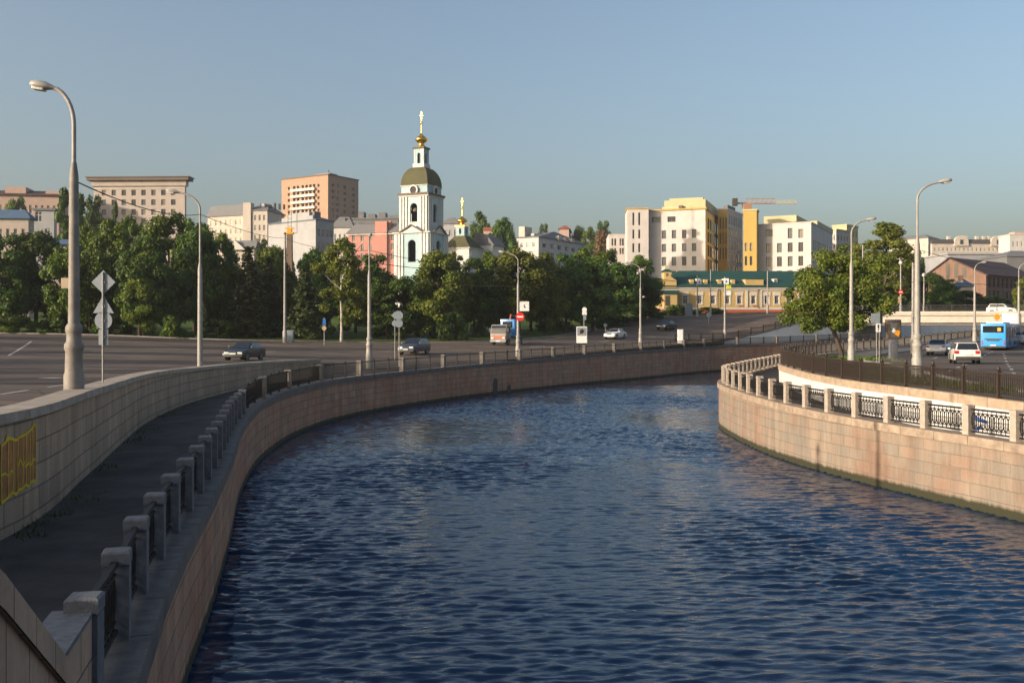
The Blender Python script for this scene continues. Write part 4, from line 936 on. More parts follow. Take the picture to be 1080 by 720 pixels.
M['navy'] = paint('navy_car_paint', (.004,.006,.010), .45); M['greyblue'] = paint('grey_blue_car_paint', (.03,.04,.06), .35, .2); M['white_paint'] = paint('white_car_paint', (.62,.60,.57)); M['silver'] = paint('silver_car_paint', (.42,.44,.47), .3, .4); M['black_paint'] = paint('black_car_paint', (.012,.014,.018))
def hd(fx, fy): return math.atan2(fy, fx)
car('dark navy sedan coming along the left road above the wall', 258, 80, hd(-.16,-1), 'navy', 'sedan')
car('grey blue crossover coming along the left road', 437, 104, hd(-.30,-.95), 'greyblue', 'suv')
car('white sedan on the far left bank road past the advert board', 649, 141, hd(-.49,-.87), 'white_paint', 'sedan', 'white_paint')
car('black sedan coming down the slope before the yellow mansion', 703, 160, hd(-.55,-.83), 'black_paint', 'sedan')
car('white hatchback with dark bumper on the right road, seen from behind', 1017, 74, hd(.31,.95), 'white_paint', 'hatch')
car('silver sedan on the right road ahead of the white hatchback', 990.5, 92, hd(.50,.86), 'silver', 'sedan', 'silver')
car('white car cut by the right edge behind the bus', 1080.5, 118, hd(.6,.8), 'white_paint', 'sedan', 'white_paint')
# bus
M['bus_blue'] = paint('bus_blue_paint', (.025,.27,.62), .3); M['bus_glass'] = M['car_glass']
d = 107; x = K(1047)*d; t = thing('bus', 'bright blue city bus seen from behind on the right road', 'bus', (x+.05,d,zg(x,d)), hd(.56,.83))
b = MB(); b.box(0,-1.25,.32,11.5,1.25,2.95); link('body', bevel(b.mesh('body', M['bus_blue']), .10, 3), t)
b = MB(); b.box(1.0,-.85,2.95,6,.85,3.10); link('roof_unit', bevel(b.mesh('roof_unit', M['sign_white']), .06), t)
b = MB(); b.box(-.012,-1.02,1.95,.05,1.02,2.66); b.build('rear_window', M['car_glass'], t)
b = MB(); b.box(-.016,-.42,2.1,.0,-.75,2.45); b.build('rear_poster', M['sign_orange'], t)
b = MB(); b.box(-.012,-.85,1.18,.05,.85,1.30); b.box(-.014,-.62,1.04,.05,.62,1.16); b.build('vent_grille', M['plastic'], t)
b = MB(); b.box(-.03,-1.2,.32,.06,1.2,.50); b.build('bumper', M['plastic'], t); b = MB(); b.box(-.045,-.28,.52,.0,.28,.65); b.build('number_plate', M['plate'], t)
for sy in (-1,1):
    for z_ in (.75,1.0): b = MB(); b.lathe([(.09,0),(.09,.03)], n=12); me = b.mesh('tail_light', M['tail_red']); me.transform(Matrix.Translation((-.01,sy*1.08,z_)) @ Matrix.Rotation(R(-90),4,'Y')); link('tail_light', me, t)
    for xa in (2.9, 8.7): wheel(t, xa, sy*1.12, .48, .28)
    for k in range(6):
        if sy < 0 and k in (1,3,5): 
            b = MB(); b.box(.5+k*1.8,-1.262,.45,1.75+k*1.8,-1.24,2.6); dr = b.build('door', M['frame_dark'], t); b = MB(); b.box(.6+k*1.8,-1.268,.7,1.65+k*1.8,-1.25,2.5); b.build('pane', M['car_glass'], dr)
        else: b = MB(); b.box(.45+k*1.8,sy*1.245-.01,1.35,2.0+k*1.8,sy*1.245+.01,2.55); b.build('side_window', M['car_glass'], t)
M['side_reflection'] = mat('bus_side_reflection', (.26,.20,.06), .4, .5, .5)  # yellow and dark reflections on the bus side, painted as mottled colour
b = MB(); b.box(.3,-1.258,.40,.48,-1.24,2.7); b.build('reflection_strip', M['side_reflection'], t)
# flatbed recovery truck
M['cab_white'] = paint('truck_cab_white', (.21,.20,.19), .6); M['cab_orange'] = paint('truck_orange', (.42,.10,.04), .5); M['truck_blue'] = paint('truck_blue', (.03,.19,.50), .4)
d = 124; x = K(534)*d; t = thing('truck', 'flatbed truck with white and orange cab and a blue box behind', 'truck', (x,d,zg(x,d)), hd(-.38,-.92))
b = MB(); b.prism([(1.0,.55),(2.55,.55),(2.6,1.25),(2.45,2.05),(2.2,2.5),(1.0,2.5)], -1.05, 1.05); link('cab', bevel(b.mesh('cab', M['cab_white']), .08, 3), t)
b = MB(); b.prism([(2.62,.80),(2.64,1.15),(2.60,1.15),(2.58,.80)], -.95, .95); b.build('orange_front', M['cab_orange'], t)
b = MB(); b.prism([(2.60,1.4),(2.47,2.08),(2.29,2.38),(2.25,2.34),(2.42,2.05),(2.55,1.4)], -.95, .95); b.build('windscreen', M['car_glass'], t)
for sy in (-1,1):
    b = MB(); b.box(2.58,sy*.75-.16,.75,2.67,sy*.75+.16,.98); b.build('headlight', M['headlight'], t)
    b = MB(); b.prism([(1.25,1.5),(2.35,1.5),(2.22,2.25),(1.25,2.25)], sy*1.055-.01, sy*1.055+.01); b.build('side_window', M['car_glass'], t)
    wheel(t, 1.75, sy*.95, .42, .28); wheel(t, -2.2, sy*.95, .42, .32)
    b = MB(); b.box(2.3,sy*1.2-.1,1.6,2.4,sy*1.2+.1,2.1); b.build('mirror', M['plastic'], t)
b = MB(); b.box(-4.2,-1.1,.85,.9,1.1,1.05); b.build('flatbed', M['plastic'], t); b = MB(); b.box(2.50,-1.05,.38,2.7,1.05,.6); b.build('bumper', M['cab_white'], t); b = MB(); b.box(2.68,-.26,.42,2.72,.26,.54); b.build('number_plate', M['plate'], t)
b = MB(); b.box(-1.9,-1.0,1.05,-.5,.9,3.2); link('blue_box', bevel(b.mesh('blue_box', M['truck_blue']), .06), t); b = MB(); b.box(-.52,-.7,2.1,-.47,.6,2.9); b.build('window', M['car_glass'], t)
b = MB(); b.tube([(-1.2,0,3.2),(-1.5,0,3.75),(-3.4,0,3.5)], .10, 8); b.build('crane_arm', M['cab_orange'], t, 40)
# white box van behind the bus with an orange round sign at its back
d = 133; x = K(1066.5)*d; zt = zg(x,d); t = thing('van', 'white box van above the blue bus', 'van', (x,d,zt), hd(.5,.86))
zz = max(ZP(339,d)-zt, 1.0); b = MB(); b.box(0,-1.05,.6,3.6,1.05,zz+1.1); link('cargo_box', bevel(b.mesh('cargo_box', M['white_paint']), .06), t)
b = MB(); b.prism([(3.65,.5),(5.3,.5),(5.35,1.1),(4.7,1.6),(4.3,2.3),(3.65,2.3)], -.95, .95); link('cab', bevel(b.mesh('cab', M['white_paint']), .08), t)
for sy in (-1,1): wheel(t, .9, sy*.9, .36, .24); wheel(t, 4.5, sy*.9, .36, .24); b = MB(); b.box(-.02,sy*.9-.07,.9,.02,sy*.9+.07,1.3); b.build('tail_light', M['tail_red'], t)
d = 100.5; x = K(1051)*d; z0 = zg(x,d)
t = thing('round_sign', 'orange round sign on a post rising behind the bus roof', 'road sign', (K(1051.5)*122, 122, zg(K(1051.5)*122,122))); post_on(t, ZP(332,122)-t.location.z, .05); plate(t,'disc', ngon(.36,22), ZP(334.2,122)-t.location.z, 'sign_orange')
# white car on the bridge
d = 158; A_ = P(1056,328,d); t0 = car('white car crossing on the far end of the bridge', 1056, d, hd(.75,-.66), 'white_paint', 'suv', 'white_paint'); t0.location = (K(1056)*d, d-.5, ZP(331.6,d))

# ------------------------------------------------------------------ buildings
def facade(b, o, u, w_, h, holes, n, depth=.22, m=0):
    """wall face with real openings; o origin, u direction along, n outward normal; holes (u0,v0,u1,v1)"""
    o = Vector(o); u = Vector(u); n = Vector(n); zv = Vector((0,0,1))
    us = sorted({0.0, w_} | {x for q in holes for x in (q[0],q[2])}); vs_ = sorted({0.0, h} | {x for q in holes for x in (q[1],q[3])})
    us = [x for i, x in enumerate(us) if i == 0 or x-us[i-1] > 1e-6]; vs_ = [x for i, x in enumerate(vs_) if i == 0 or x-vs_[i-1] > 1e-6]
    H = [[any(q[0]-1e-6 <= (us[i]+us[i+1])/2 <= q[2]+1e-6 and q[1]-1e-6 <= (vs_[j]+vs_[j+1])/2 <= q[3]+1e-6 for q in holes) for j in range(len(vs_)-1)] for i in range(len(us)-1)]
    pt = lambda a, c, d=0: o+u*a+zv*c-n*d
    uo = o.dot(u)
    for i in range(len(us)-1):
        j = 0
        while j < len(vs_)-1:
            if H[i][j]:
                if j == 0 or not H[i][j-1]: b.face([pt(us[i],vs_[j]),pt(us[i+1],vs_[j]),pt(us[i+1],vs_[j],depth),pt(us[i],vs_[j],depth)], m)
                if j == len(vs_)-2 or not H[i][j+1]: b.face([pt(us[i],vs_[j+1]),pt(us[i+1],vs_[j+1]),pt(us[i+1],vs_[j+1],depth),pt(us[i],vs_[j+1],depth)], m)
                if i == 0 or not H[i-1][j]: b.face([pt(us[i],vs_[j]),pt(us[i],vs_[j+1]),pt(us[i],vs_[j+1],depth),pt(us[i],vs_[j],depth)], m)
                if i == len(us)-2 or not H[i+1][j]: b.face([pt(us[i+1],vs_[j]),pt(us[i+1],vs_[j+1]),pt(us[i+1],vs_[j+1],depth),pt(us[i+1],vs_[j],depth)], m)
                j += 1
            else:
                k = j
                while k < len(vs_)-1 and not H[i][k]: k += 1
                b.face([pt(us[i],vs_[j]),pt(us[i+1],vs_[j]),pt(us[i+1],vs_[k]),pt(us[i],vs_[k])], m, [(us[i],vs_[j]),(us[i+1],vs_[j]),(us[i+1],vs_[k]),(us[i],vs_[k])]); j = k
WCACHE = {}
def win_mesh(w_, h, glass, frame, style):
    key = (round(w_,2), round(h,2), glass, frame, style)
    if key in WCACHE: return WCACHE[key]
    b = MB(); f = max(.05, min(.09, w_*.08)); b.face([(0,0,0),(w_,0,0),(w_,0,h),(0,0,h)], 0)
    b.box(0,-.05,0,f,.03,h,1); b.box(w_-f,-.05,0,w_,.03,h,1); b.box(f,-.05,0,w_-f,.03,f,1); b.box(f,-.05,h-f,w_-f,.03,h,1)
    if style in ('cross','mull'): b.box(-.1,-.16,-.12,w_+.1,.0,-.002,1)
    if style in ('cross','mull'): b.box(w_/2-f/2,-.045,f,w_/2+f/2,.025,h-f,1)
    if style == 'cross': b.box(f,-.04,h*.66,w_-f,.02,h*.66+f,1)
    WCACHE[key] = b.mesh('window', [M[glass], M[frame]], fix=False); return WCACHE[key]
WN = [0]
def windows(parent, o, u, n, holes, depth, glass, frame, style, name='window'):
    o = Vector(o); u = Vector(u); n = Vector(n)
    for q in holes:
        ww, hh = q[2]-q[0], q[3]-q[1]; gs = glass if glass != 'glass' else ('glass','glass','glass','glass_pale','glass_curtain')
        g = gs[rnd.randrange(len(gs))] if isinstance(gs, (list,tuple)) else gs
        ob = link(name, win_mesh(ww, hh, g, frame, style), parent); p = o+u*q[0]+Vector((0,0,q[1]))-n*(depth-.03)
        ob.matrix_local = Matrix(((u.x,-n.x,0,p.x),(u.y,-n.y,0,p.y),(0,0,1,p.z),(0,0,0,1)))
def grid(w_, h, cols, rows, u0=.06, u1=.94, v0=.06, v1=.94, fw=.5, fh=.55):
    out = []; cw = w_*(u1-u0)/cols; ch = h*(v1-v0)/rows
    for i in range(cols):
        for j in range(rows):
            cx = w_*u0+cw*(i+.5); cy = h*v0+ch*(j+.5); out.append((cx-cw*fw/2, cy-ch*fh/2, cx+cw*fw/2, cy+ch*fh/2))
    return out
class Bld:
    """box building: local x along the front from the left corner, y back, z up"""
    def __init__(s, name, label, cat, x0, x1, x2, d, th, ytop, ybase=None, wallm='wall', glass='glass', frame='frame_white', group=None, zb=None, depth=None):
        th = R(th); c, sn = math.cos(th), math.sin(th)
        C = Vector((K(x1)*d, d)); k0 = K(x0); s.w = (C.x-k0*C.y)/(c-k0*sn)
        o = C-Vector((c,sn))*s.w
        if x2 is not None and x2 > x1: k2 = K(x2); s.dp = (C.x-k2*C.y)/(sn+k2*c); s.dp = abs(s.dp)
        else: s.dp = 12
        if depth: s.dp = depth
        s.z0 = zg(o.x, o.y)-1.0 if zb is None else zb
        if ybase is not None: s.z0 = ZP(ybase, d)
        s.h = ZP(ytop, d)-s.z0; s.d = d; s.C = C
        s.t = thing(name, label, cat, (o.x, o.y, s.z0), th, group); s.mb = MB(); s.wm = wallm; s.g = glass; s.f = frame; s.th = th
    def v(s, py): return ZP(py, s.d)-s.z0            # height above base for a photo row at the corner distance
    def u(s, px):                                     # distance along the front for a photo column
        c, sn = math.cos(s.th), math.sin(s.th); k = K(px); ox, oy = s.t.location.x, s.t.location.y
        return (k*oy-ox)/(c-k*sn)
    def us(s, px):                                    # distance back along the right side
        c, sn = math.cos(s.th), math.sin(s.th); k = K(px); ox, oy = s.C.x, s.C.y
        return (k*oy-ox)/(-sn-k*c)
    def front(s, holes, depth=.22, style='cross', glass=None, frame=None, y=0.0, x0=0.0, w_=None, h=None):
        facade(s.mb, (x0,y,0), (1,0,0), w_ or s.w, h or s.h, holes, (0,-1,0), depth); windows(s.t, (x0,y,0), (1,0,0), (0,-1,0), holes, depth, glass or s.g, frame or s.f, style)
    def right(s, holes, depth=.22, style='cross', glass=None, frame=None):
        facade(s.mb, (s.w,0,0), (0,1,0), s.dp, s.h, holes, (1,0,0), depth); windows(s.t, (s.w,0,0), (0,1,0), (1,0,0), holes, depth, glass or s.g, frame or s.f, style)
    def left(s, holes=(), depth=.22):
        facade(s.mb, (0,s.dp,0), (0,-1,0), s.dp, s.h, list(holes), (-1,0,0), depth); windows(s.t, (0,s.dp,0), (0,-1,0), (-1,0,0), list(holes), depth, s.g, s.f, 'cross')
    def back(s): s.mb.face([(0,s.dp,0),(s.w,s.dp,0),(s.w,s.dp,s.h),(0,s.dp,s.h)])
    def close(s, roof='flat', rm='roof_grey', over=.4, rh=.5, pitch=3.0):
        s.back(); s.mb.build('wall', M[s.wm], s.t); b = MB()
        if roof == 'flat': b.box(-over,-over,s.h,s.w+over,s.dp+over,s.h+rh)
        elif roof == 'hip':
            e = min(s.dp/2, s.w/2); b.box(-over,-over,s.h,s.w+over,s.dp+over,s.h+.25)
            i = b.vs([(-over,-over,s.h+.25),(s.w+over,-over,s.h+.25),(s.w+over,s.dp+over,s.h+.25),(-over,s.dp+over,s.h+.25),(e*.8,s.dp/2,s.h+pitch),(s.w-e*.8,s.dp/2,s.h+pitch)])
            for f in ((0,1,5,4),(1,2,5),(2,3,4,5),(3,0,4)): b.idx([i+k for k in f])
        elif roof == 'gable':
            i = b.vs([(-over,-over,s.h),(s.w+over,-over,s.h),(s.w+over,s.dp/2,s.h+pitch),(-over,s.dp/2,s.h+pitch),(s.w+over,s.dp+over,s.h),(-over,s.dp+over,s.h)])
            for f in ((0,1,2,3),(3,2,4,5),(0,3,5),(1,4,2)): b.idx([i+k for k in f])
        s.roof = b.build('roof', M[rm], s.t); return s
    def boxp(s, name, m, x0,y0,z0,x1,y1,z1): b = MB(); b.box(x0,y0,z0,x1,y1,z1); return b.build(name, M[m], s.t)
WM = lambda n, c, **k: M.__setitem__(n, mat(n, c, .8, k.get('var',.10), k.get('scale',.35), .05, bscale=6, spec=.2))
WM('wall_pinkbeige', (0.400,0.339,0.300)); WM('wall_cream', (0.468,0.409,0.351)); WM('wall_white', (0.502,0.480,0.460)); WM('wall_greywhite', (.315,.315,.325)); WM('wall_pink', (0.452,0.217,0.178)); WM('wall_modern', (.53,.485,.46)); WM('wall_modern2', (0.460,0.411,0.381))
WM('wall_ochre', (0.435,0.296,0.087)); WM('wall_yellow', (0.470,0.331,0.139)); WM('wall_paleyellow', (0.458,0.409,0.243)); WM('wall_oldpink', (.42,.30,.25)); WM('trim_white', (0.520,0.485,0.440)); WM('trim_red', (.36,.09,.05)); WM('church_white', (0.551,0.542,0.520)); WM('church_pale', (.42,.50,.525)); WM('golden', (.80,.52,.13)); WM('church_blue', (.34,.45,.48))
WM('roof_grey', (.16,.16,.165)); WM('roof_blue', (.07,.12,.20)); WM('roof_red', (.28,.09,.06)); WM('roof_olive', (.085,.083,.042)); WM('roof_slate', (.12,.14,.17)); WM('roof_green', (.016,.062,.055)); WM('roof_dark', (.06,.055,.05)); WM('roof_plum', (.065,.042,.042)); WM('cornice_dark', (.14,.11,.09)); WM('crane_orange', (.34,.20,.13)); WM('balcony_white', (.62,.56,.48))
M['brick_orange'] = blockmat('orange_brick', (.40,.255,.175), (.36,.225,.155), (.42,.27,.185), (.33,.24,.18), .5, .16, msize=.008, dirt=.12)
M['brick_hall'] = blockmat('hall_brick', (.21,.125,.095), (.18,.105,.08), (.24,.15,.11), (.16,.115,.09), .6, .2, msize=.01, dirt=.2)
gm_, gt_, gb_ = newmat('gilding'); gb_.inputs['Base Color'].default_value = (.86,.50,.09,1); gb_.inputs['Metallic'].default_value = 1; gb_.inputs['Roughness'].default_value = .28; M['gold'] = gm_

# far left: long pinkish block with rooftop rooms
B = Bld('apartment_building', 'long old pink apartment block with rooftop rooms on the far left', 'building', -30, 62, 72, 290, 8, 207, None, 'wall_oldpink', 'glass', 'frame_white')
B.front(grid(B.w,B.h,14,5,.02,.98,.1,.95,.42,.5)); B.right(grid(B.dp,B.h,1,5,.1,.9,.1,.95)); B.left(); B.close('hip','roof_plum',.6,.5,2.0)
for a, c, yt in ((4,26,197.5),(47,66,201)):
    x0, x1 = B.u(a), B.u(c); B.boxp('roof_room','wall_oldpink', x0,1,B.h,x1,8,B.v(yt))
B.boxp('parapet','trim_white', B.u(30),2,B.h,B.u(40),3,B.v(203.5))
B = Bld('house', 'house with blue metal roof behind the trees at the left edge', 'building', -30, 30, 36, 190, 5, 231, None, 'wall_pinkbeige', 'glass', 'frame_white')
B.front([(q[0],q[1],q[2],q[3]) for q in grid(B.w,B.h,7,4,.03,.97,.05,.95,.4,.6)]); B.right([]); B.left(); B.close('hip','roof_blue',.5,.4,1.9)
B.boxp('chimney','wall_white', B.u(18.5),2,B.h,B.u(22),3.2,B.v(220)); B.boxp('roof_hatch','trim_white', B.u(25),1.2,B.h+.3,B.u(28),2.6,B.v(225.5))
B = Bld('house', 'small grey house with a dark recess between blue roof and dark trees', 'building', 36, 57, 60, 225, 5, 222, None, 'wall_greywhite', 'glass', 'frame_white')
B.front([(B.w*.05,B.v(234),B.w*.38,B.v(223.5))]+[(B.w*.55,B.v(246),B.w*.8,B.v(241))]); B.right([]); B.left(); B.close('flat','roof_grey')
B = Bld('house', 'low shed with pale blue roof deep between the left trees', 'building', 58, 80, 84, 175, 5, 258, None, 'wall_pinkbeige'); B.front(grid(B.w,B.h,2,2)); B.right([]); B.left(); B.close('hip','roof_blue',.4,.3,1.0)
# white block with heavy cornice
B = Bld('apartment_building', 'pale block with deep dark cornice on the left hilltop', 'building', 99, 195, 196.5, 300, -2, 190.5, None, 'wall_pinkbeige', 'glass', 'frame_dark')
B.left(); hs = []
for r_ in range(8):
    for k in range(8):
        cx = B.u(109.6+k*10.45); cy = B.v(203+r_*10.2)
        if cy-1 > .5: hs.append((cx-.68,cy-.85,cx+.68,cy+.85))
B.front(hs, .3, 'cross'); B.right([]); B.close('flat','cornice_dark',1.6,.9)
B.boxp('cornice','wall_pinkbeige', -.5,-.5,B.h-1.6,B.w+.5,B.dp+.5,B.h-.003); B.boxp('string_course','trim_white', -.12,-.15,B.v(199),B.w+.12,.0-.002,B.v(198.2)); B.boxp('roof_edge','roof_grey', -1.9,-1.9,B.h+.9,B.w+1.9,B.dp+1.9,B.h+1.15)
# cream building with rounded corner and mansard
B = Bld('apartment_building', 'cream long building with dark mansard roof and tall corner bay on the left', 'building', 219, 258, 262, 400, -22, 227, None, 'wall_cream', 'glass', 'frame_white'); hs = []
B.front([q for q in grid(B.w,B.h,7,5,.03,.97,.3,.97,.42,.55)]); B.right([]); B.left(); B.close('hip','roof_grey',.5,.4,4.5)
C2 = Bld('apartment_building', 'cream rounded corner wing with dark roof beside the tall brick block', 'building', 261, 282, 300, 396, -8, 222, None, 'wall_cream', 'glass', 'frame_white')
C2.front(grid(C2.w,C2.h,4,5,.05,.95,.3,.97,.42,.55)); C2.right([]); C2.left(); C2.close('hip','roof_grey',.5,.4,4.0)
C2.boxp('corner_bay','wall_cream', -1.6,-.6,0,1.6,3,C2.v(213.5)); C2.boxp('chimney','wall_cream', C2.w*.55,3,C2.h,C2.w*.7,5,C2.v(213.5))
for k in range(6): C2.boxp('chimney','roof_dark', C2.w*.4+k*1.9,5,C2.h+1,C2.w*.4+k*1.9+.6,6,C2.h+3.6-.3*(k%3))
# tall brick block
B = Bld('apartment_building', 'tall orange brick tower block with white balcony bands', 'building', 297, 346, 378, 430, -32, 184.5, None, 'brick_orange', 'glass', 'frame_white')
hs = []
for r_ in range(9):
    vb = B.v(196+r_*6.55)
    if vb < 2: break
    for a in (303.5, 334.8): hs.append((B.u(a),vb,B.u(a+2.2),vb+1.25))
    for a in (309,313,318,322,326,330): hs.append((B.u(a),vb-.2,B.u(a+2.8),vb+1.35))
B.front(hs, .9, 'mull'); hs2 = []
for r_ in range(9):
    vb = B.v(196+r_*6.55)
    if vb < 2: break
    for a in (349.5,354,362,371): 
        q0, q1 = B.us(a), B.us(a+3.0); hs2.append((min(q0,q1),vb,max(q0,q1),vb+1.4))
B.right(hs2, .5, 'mull'); B.left(); B.close('flat','cornice_dark',.25,.5)
for r_ in range(9):
    vb = B.v(196+r_*6.55)
    if vb < 2: break
    B.boxp('balcony','balcony_white', B.u(308),-1.1,vb-1.25,B.u(333.2),-.004,vb-.15)
B.boxp('lift_house','brick_orange', B.u(326),4,B.h+.5,B.u(341),9,B.v(180.5)); B.boxp('antenna','iron', B.u(338),5,B.h,B.u(338)+.25,5.25,B.v(177))
for a in (300,308,316): B.boxp('vent','roof_dark', B.u(a),2,B.h+.5,B.u(a)+1,3,B.v(182.8))
# grey-white blank gable building
B = Bld('apartment_building', 'grey white building with blank stepped end wall below the tower block', 'building', 283, 333, 352, 260, -38, 232, None, 'wall_greywhite', 'glass_pale', 'frame_white')
B.front([]); B.left(); hs = []
for vb in (B.v(249),B.v(262)):
    for a in (335,339.5,344,348.5): q0,q1 = B.us(a),B.us(a+2.4); hs.append((min(q0,q1),vb,max(q0,q1),vb+1.9))
B.right(hs, .3, 'cross'); B.close('hip','roof_slate',.2,.25,1.3)
B.boxp('gable_step','wall_greywhite', B.u(297),.0,B.h,B.u(330),.6,B.v(226.5)); B.boxp('gable_top','wall_greywhite', B.u(303),.02,B.v(226.5),B.u(326),.58,B.v(222.5)); B.boxp('roof_cap','roof_grey', B.u(318),.8,B.h,B.u(329),3,B.v(222))
B = Bld('apartment_building', 'pale building with grey blue roofs between grey end wall and pink house', 'building', 350, 372, 376, 300, -6, 240, None, 'wall_white', 'glass_pale', 'frame_white')
B.front(grid(B.w,B.h,4,4,.05,.95,.2,.95,.4,.55)); B.right([]); B.left(); B.close('hip','roof_grey',.4,.3,3.5); B.boxp('dome_roof','roof_grey', 2,1,B.h+.3,B.w*.6,6,B.v(229))
# portico house seen through the trees
B = Bld('house', 'pale classical house with pediment seen between the left trees', 'building', 238, 268, 270, 215, -8, 262, None, 'wall_cream'); B.front(grid(B.w,B.h,4,3,.05,.95,.1,.95,.35,.55)); B.right([]); B.left(); B.close('gable','roof_grey',.6,.4,1.8)
b = MB(); b.prism([(.5,B.h-.3),(B.w*.75,B.h-.3),(B.w*.38,B.h+1.7)], -.9, -.02); b.build('pediment', M['trim_white'], B.t)
# pink house
B = Bld('apartment_building', 'salmon pink building with grey roof left of the bell tower', 'building', 367, 424, 428, 238, -12, 245.5, None, 'wall_pink', 'glass_pale', 'frame_white'); hs = []
for vb in (B.v(253.5), B.v(263.5), B.v(273.5)):
    for a in (371.5,380.5,389,401,412.5,419): hs.append((B.u(a),vb,B.u(a+3.0),vb+1.6))
B.front(hs, .2, 'mull'); B.right([]); B.left(); B.close('hip','roof_grey',.35,.3,2.4)
B.boxp('stair_tower','wall_pink', B.u(396),-.35,0,B.u(408.5),3.5,B.v(233)); B.boxp('cornice','trim_white', -.1,-.42,B.h-.35,B.w,-.36+.03,B.h-.1); B.boxp('chimney','wall_pink', B.u(408.6),.5,B.h,B.u(411.5),1.6,B.v(232.5)); B.boxp('downpipe','roof_dark', B.u(408.7),-.5,0,B.u(409.3),-.36,B.v(234))
# long roofs behind
B = Bld('apartment_building', 'long low building with dark blue grey roof on the skyline left of the bell tower', 'building', 372, 420, 424, 420, -4, 231, None, 'roof_grey', 'glass', 'frame_white'); B.front(grid(B.w,B.h,9,5,.03,.97,.3,.97,.4,.5)); B.right([]); B.left(); B.close('flat','roof_grey',.4,.6)
for a, c, yt in ((376,382,222),(386,394,224.5),(398,405,223),(408,420,226)): B.boxp('roof_room','roof_grey', B.u(a),3,B.h+.6,B.u(c),8,B.v(yt))
B = Bld('apartment_building', 'dark roofed building right behind the bell tower', 'building', 466, 484, 488, 330, -10, 236, None, 'wall_greywhite', 'glass', 'frame_white'); B.front(grid(B.w,B.h,3,4,.05,.95,.3,.95)); B.right([]); B.left(); B.close('hip','roof_grey',.4,.4,2.5)

# ---- bell tower
def arch(cx, v0, w_, hspring, n=5):
    r = w_/2; out = [(cx-r, v0, cx+r, v0+hspring)]
    for k in range(n):
        a0 = (k+.0)/n*math.pi/2; a1 = (k+1)/n*math.pi/2; hw = r*math.cos((a0+a1)/2); out.append((cx-hw, v0+hspring+r*math.sin(a0), cx+hw, v0+hspring+r*math.sin(a1)))
    return out
d = 228.0; TH = R(-24); cx, cy = K(444.5)*d, d; ZB = zg(cx, cy)-1
T = thing('bell_tower', 'tall white and turquoise bell tower with olive dome and gilded top', 'bell tower', (cx,cy,ZB), TH)
hz = lambda py: ZP(py, d-5)-ZB
def tier(s_, z0, z1, holes, mt, nm, depth=.5, louvre='frame_dark'):
    b = MB(); h = z1-z0; q = s_/2
    for (o,u,n) in (((-q,-q,z0),(1,0,0),(0,-1,0)),((q,-q,z0),(0,1,0),(1,0,0)),((q,q,z0),(-1,0,0),(0,1,0)),((-q,q,z0),(0,-1,0),(-1,0,0))): facade(b, o, u, s_, h, holes, n, depth)
    b.face([(-q,-q,z1),(q,-q,z1),(q,q,z1),(-q,q,z1)]); o_ = b.build(nm, M[mt], T); return o_
s1 = 8.9; tier(s1, 0, hz(245.5), arch(s1/2, hz(276), 2.0, 4.0), 'church_blue', 'lower_tier')
s2 = 7.2; zt0, zt1 = hz(245.5), hz(204.5); h2 = zt1-zt0
tier(s2, zt0, zt1, [(a, b_-0, c, e) for a,b_,c,e in arch(s2/2, hz(233)-zt0, 1.85, 3.3)], 'church_pale', 'upper_tier')
# dark-coloured inner cores stand in for the shade inside the openings, with bells
b = MB(); b.box(-1.6,-1.6,zt0+.2,1.6,1.6,zt1-.2); b.box(-2.0,-2.0,2,2.0,2.0,hz(247)); b.build('dark_core', M['roof_dark'], T)
def sq(z0, z1, s_, mt, nm):
    b = MB(); b.box(-s_/2,-s_/2,z0,s_/2,s_/2,z1); return b.build(nm, M[mt], T)
sq(zt1, zt1+.45, s2+.9, 'cornice_dark', 'cornice'); sq(zt1-.35, zt1-.003, s2+.45, 'trim_white', 'cornice_moulding')
sq(hz(245.5), hz(244.2), s1+.8, 'trim_white', 'lower_cornice')
b = MB()
for z0_, z1_, s_, w_, us_ in ((.2, hz(246), s1, .55, (.4,1.2,2.05,s1-.4,s1-1.2,s1-2.05)), (zt0+.3, zt1-.4, s2, .42, (.3,1.0,1.75,s2-.3,s2-1.0,s2-1.75))):
    q = s_/2
    for u_ in us_:
        for sx_, (ax, ay) in (((0,-1),(1,0)),((1,0),(0,1)),((0,1),(1,0)),((-1,0),(0,1))):
            c = Vector((sx_[0]*(q+.10)+ax*(u_-q), sx_[1]*(q+.10)+ay*(u_-q), 0)); e = w_/2
            if ax: b.box(c.x-e,c.y-.12,z0_,c.x+e,c.y+.12,z1_)
            else: b.box(c.x-.12,c.y-e,z0_,c.x+.12,c.y+e,z1_)
b.build('pilasters', M['church_white'], T)
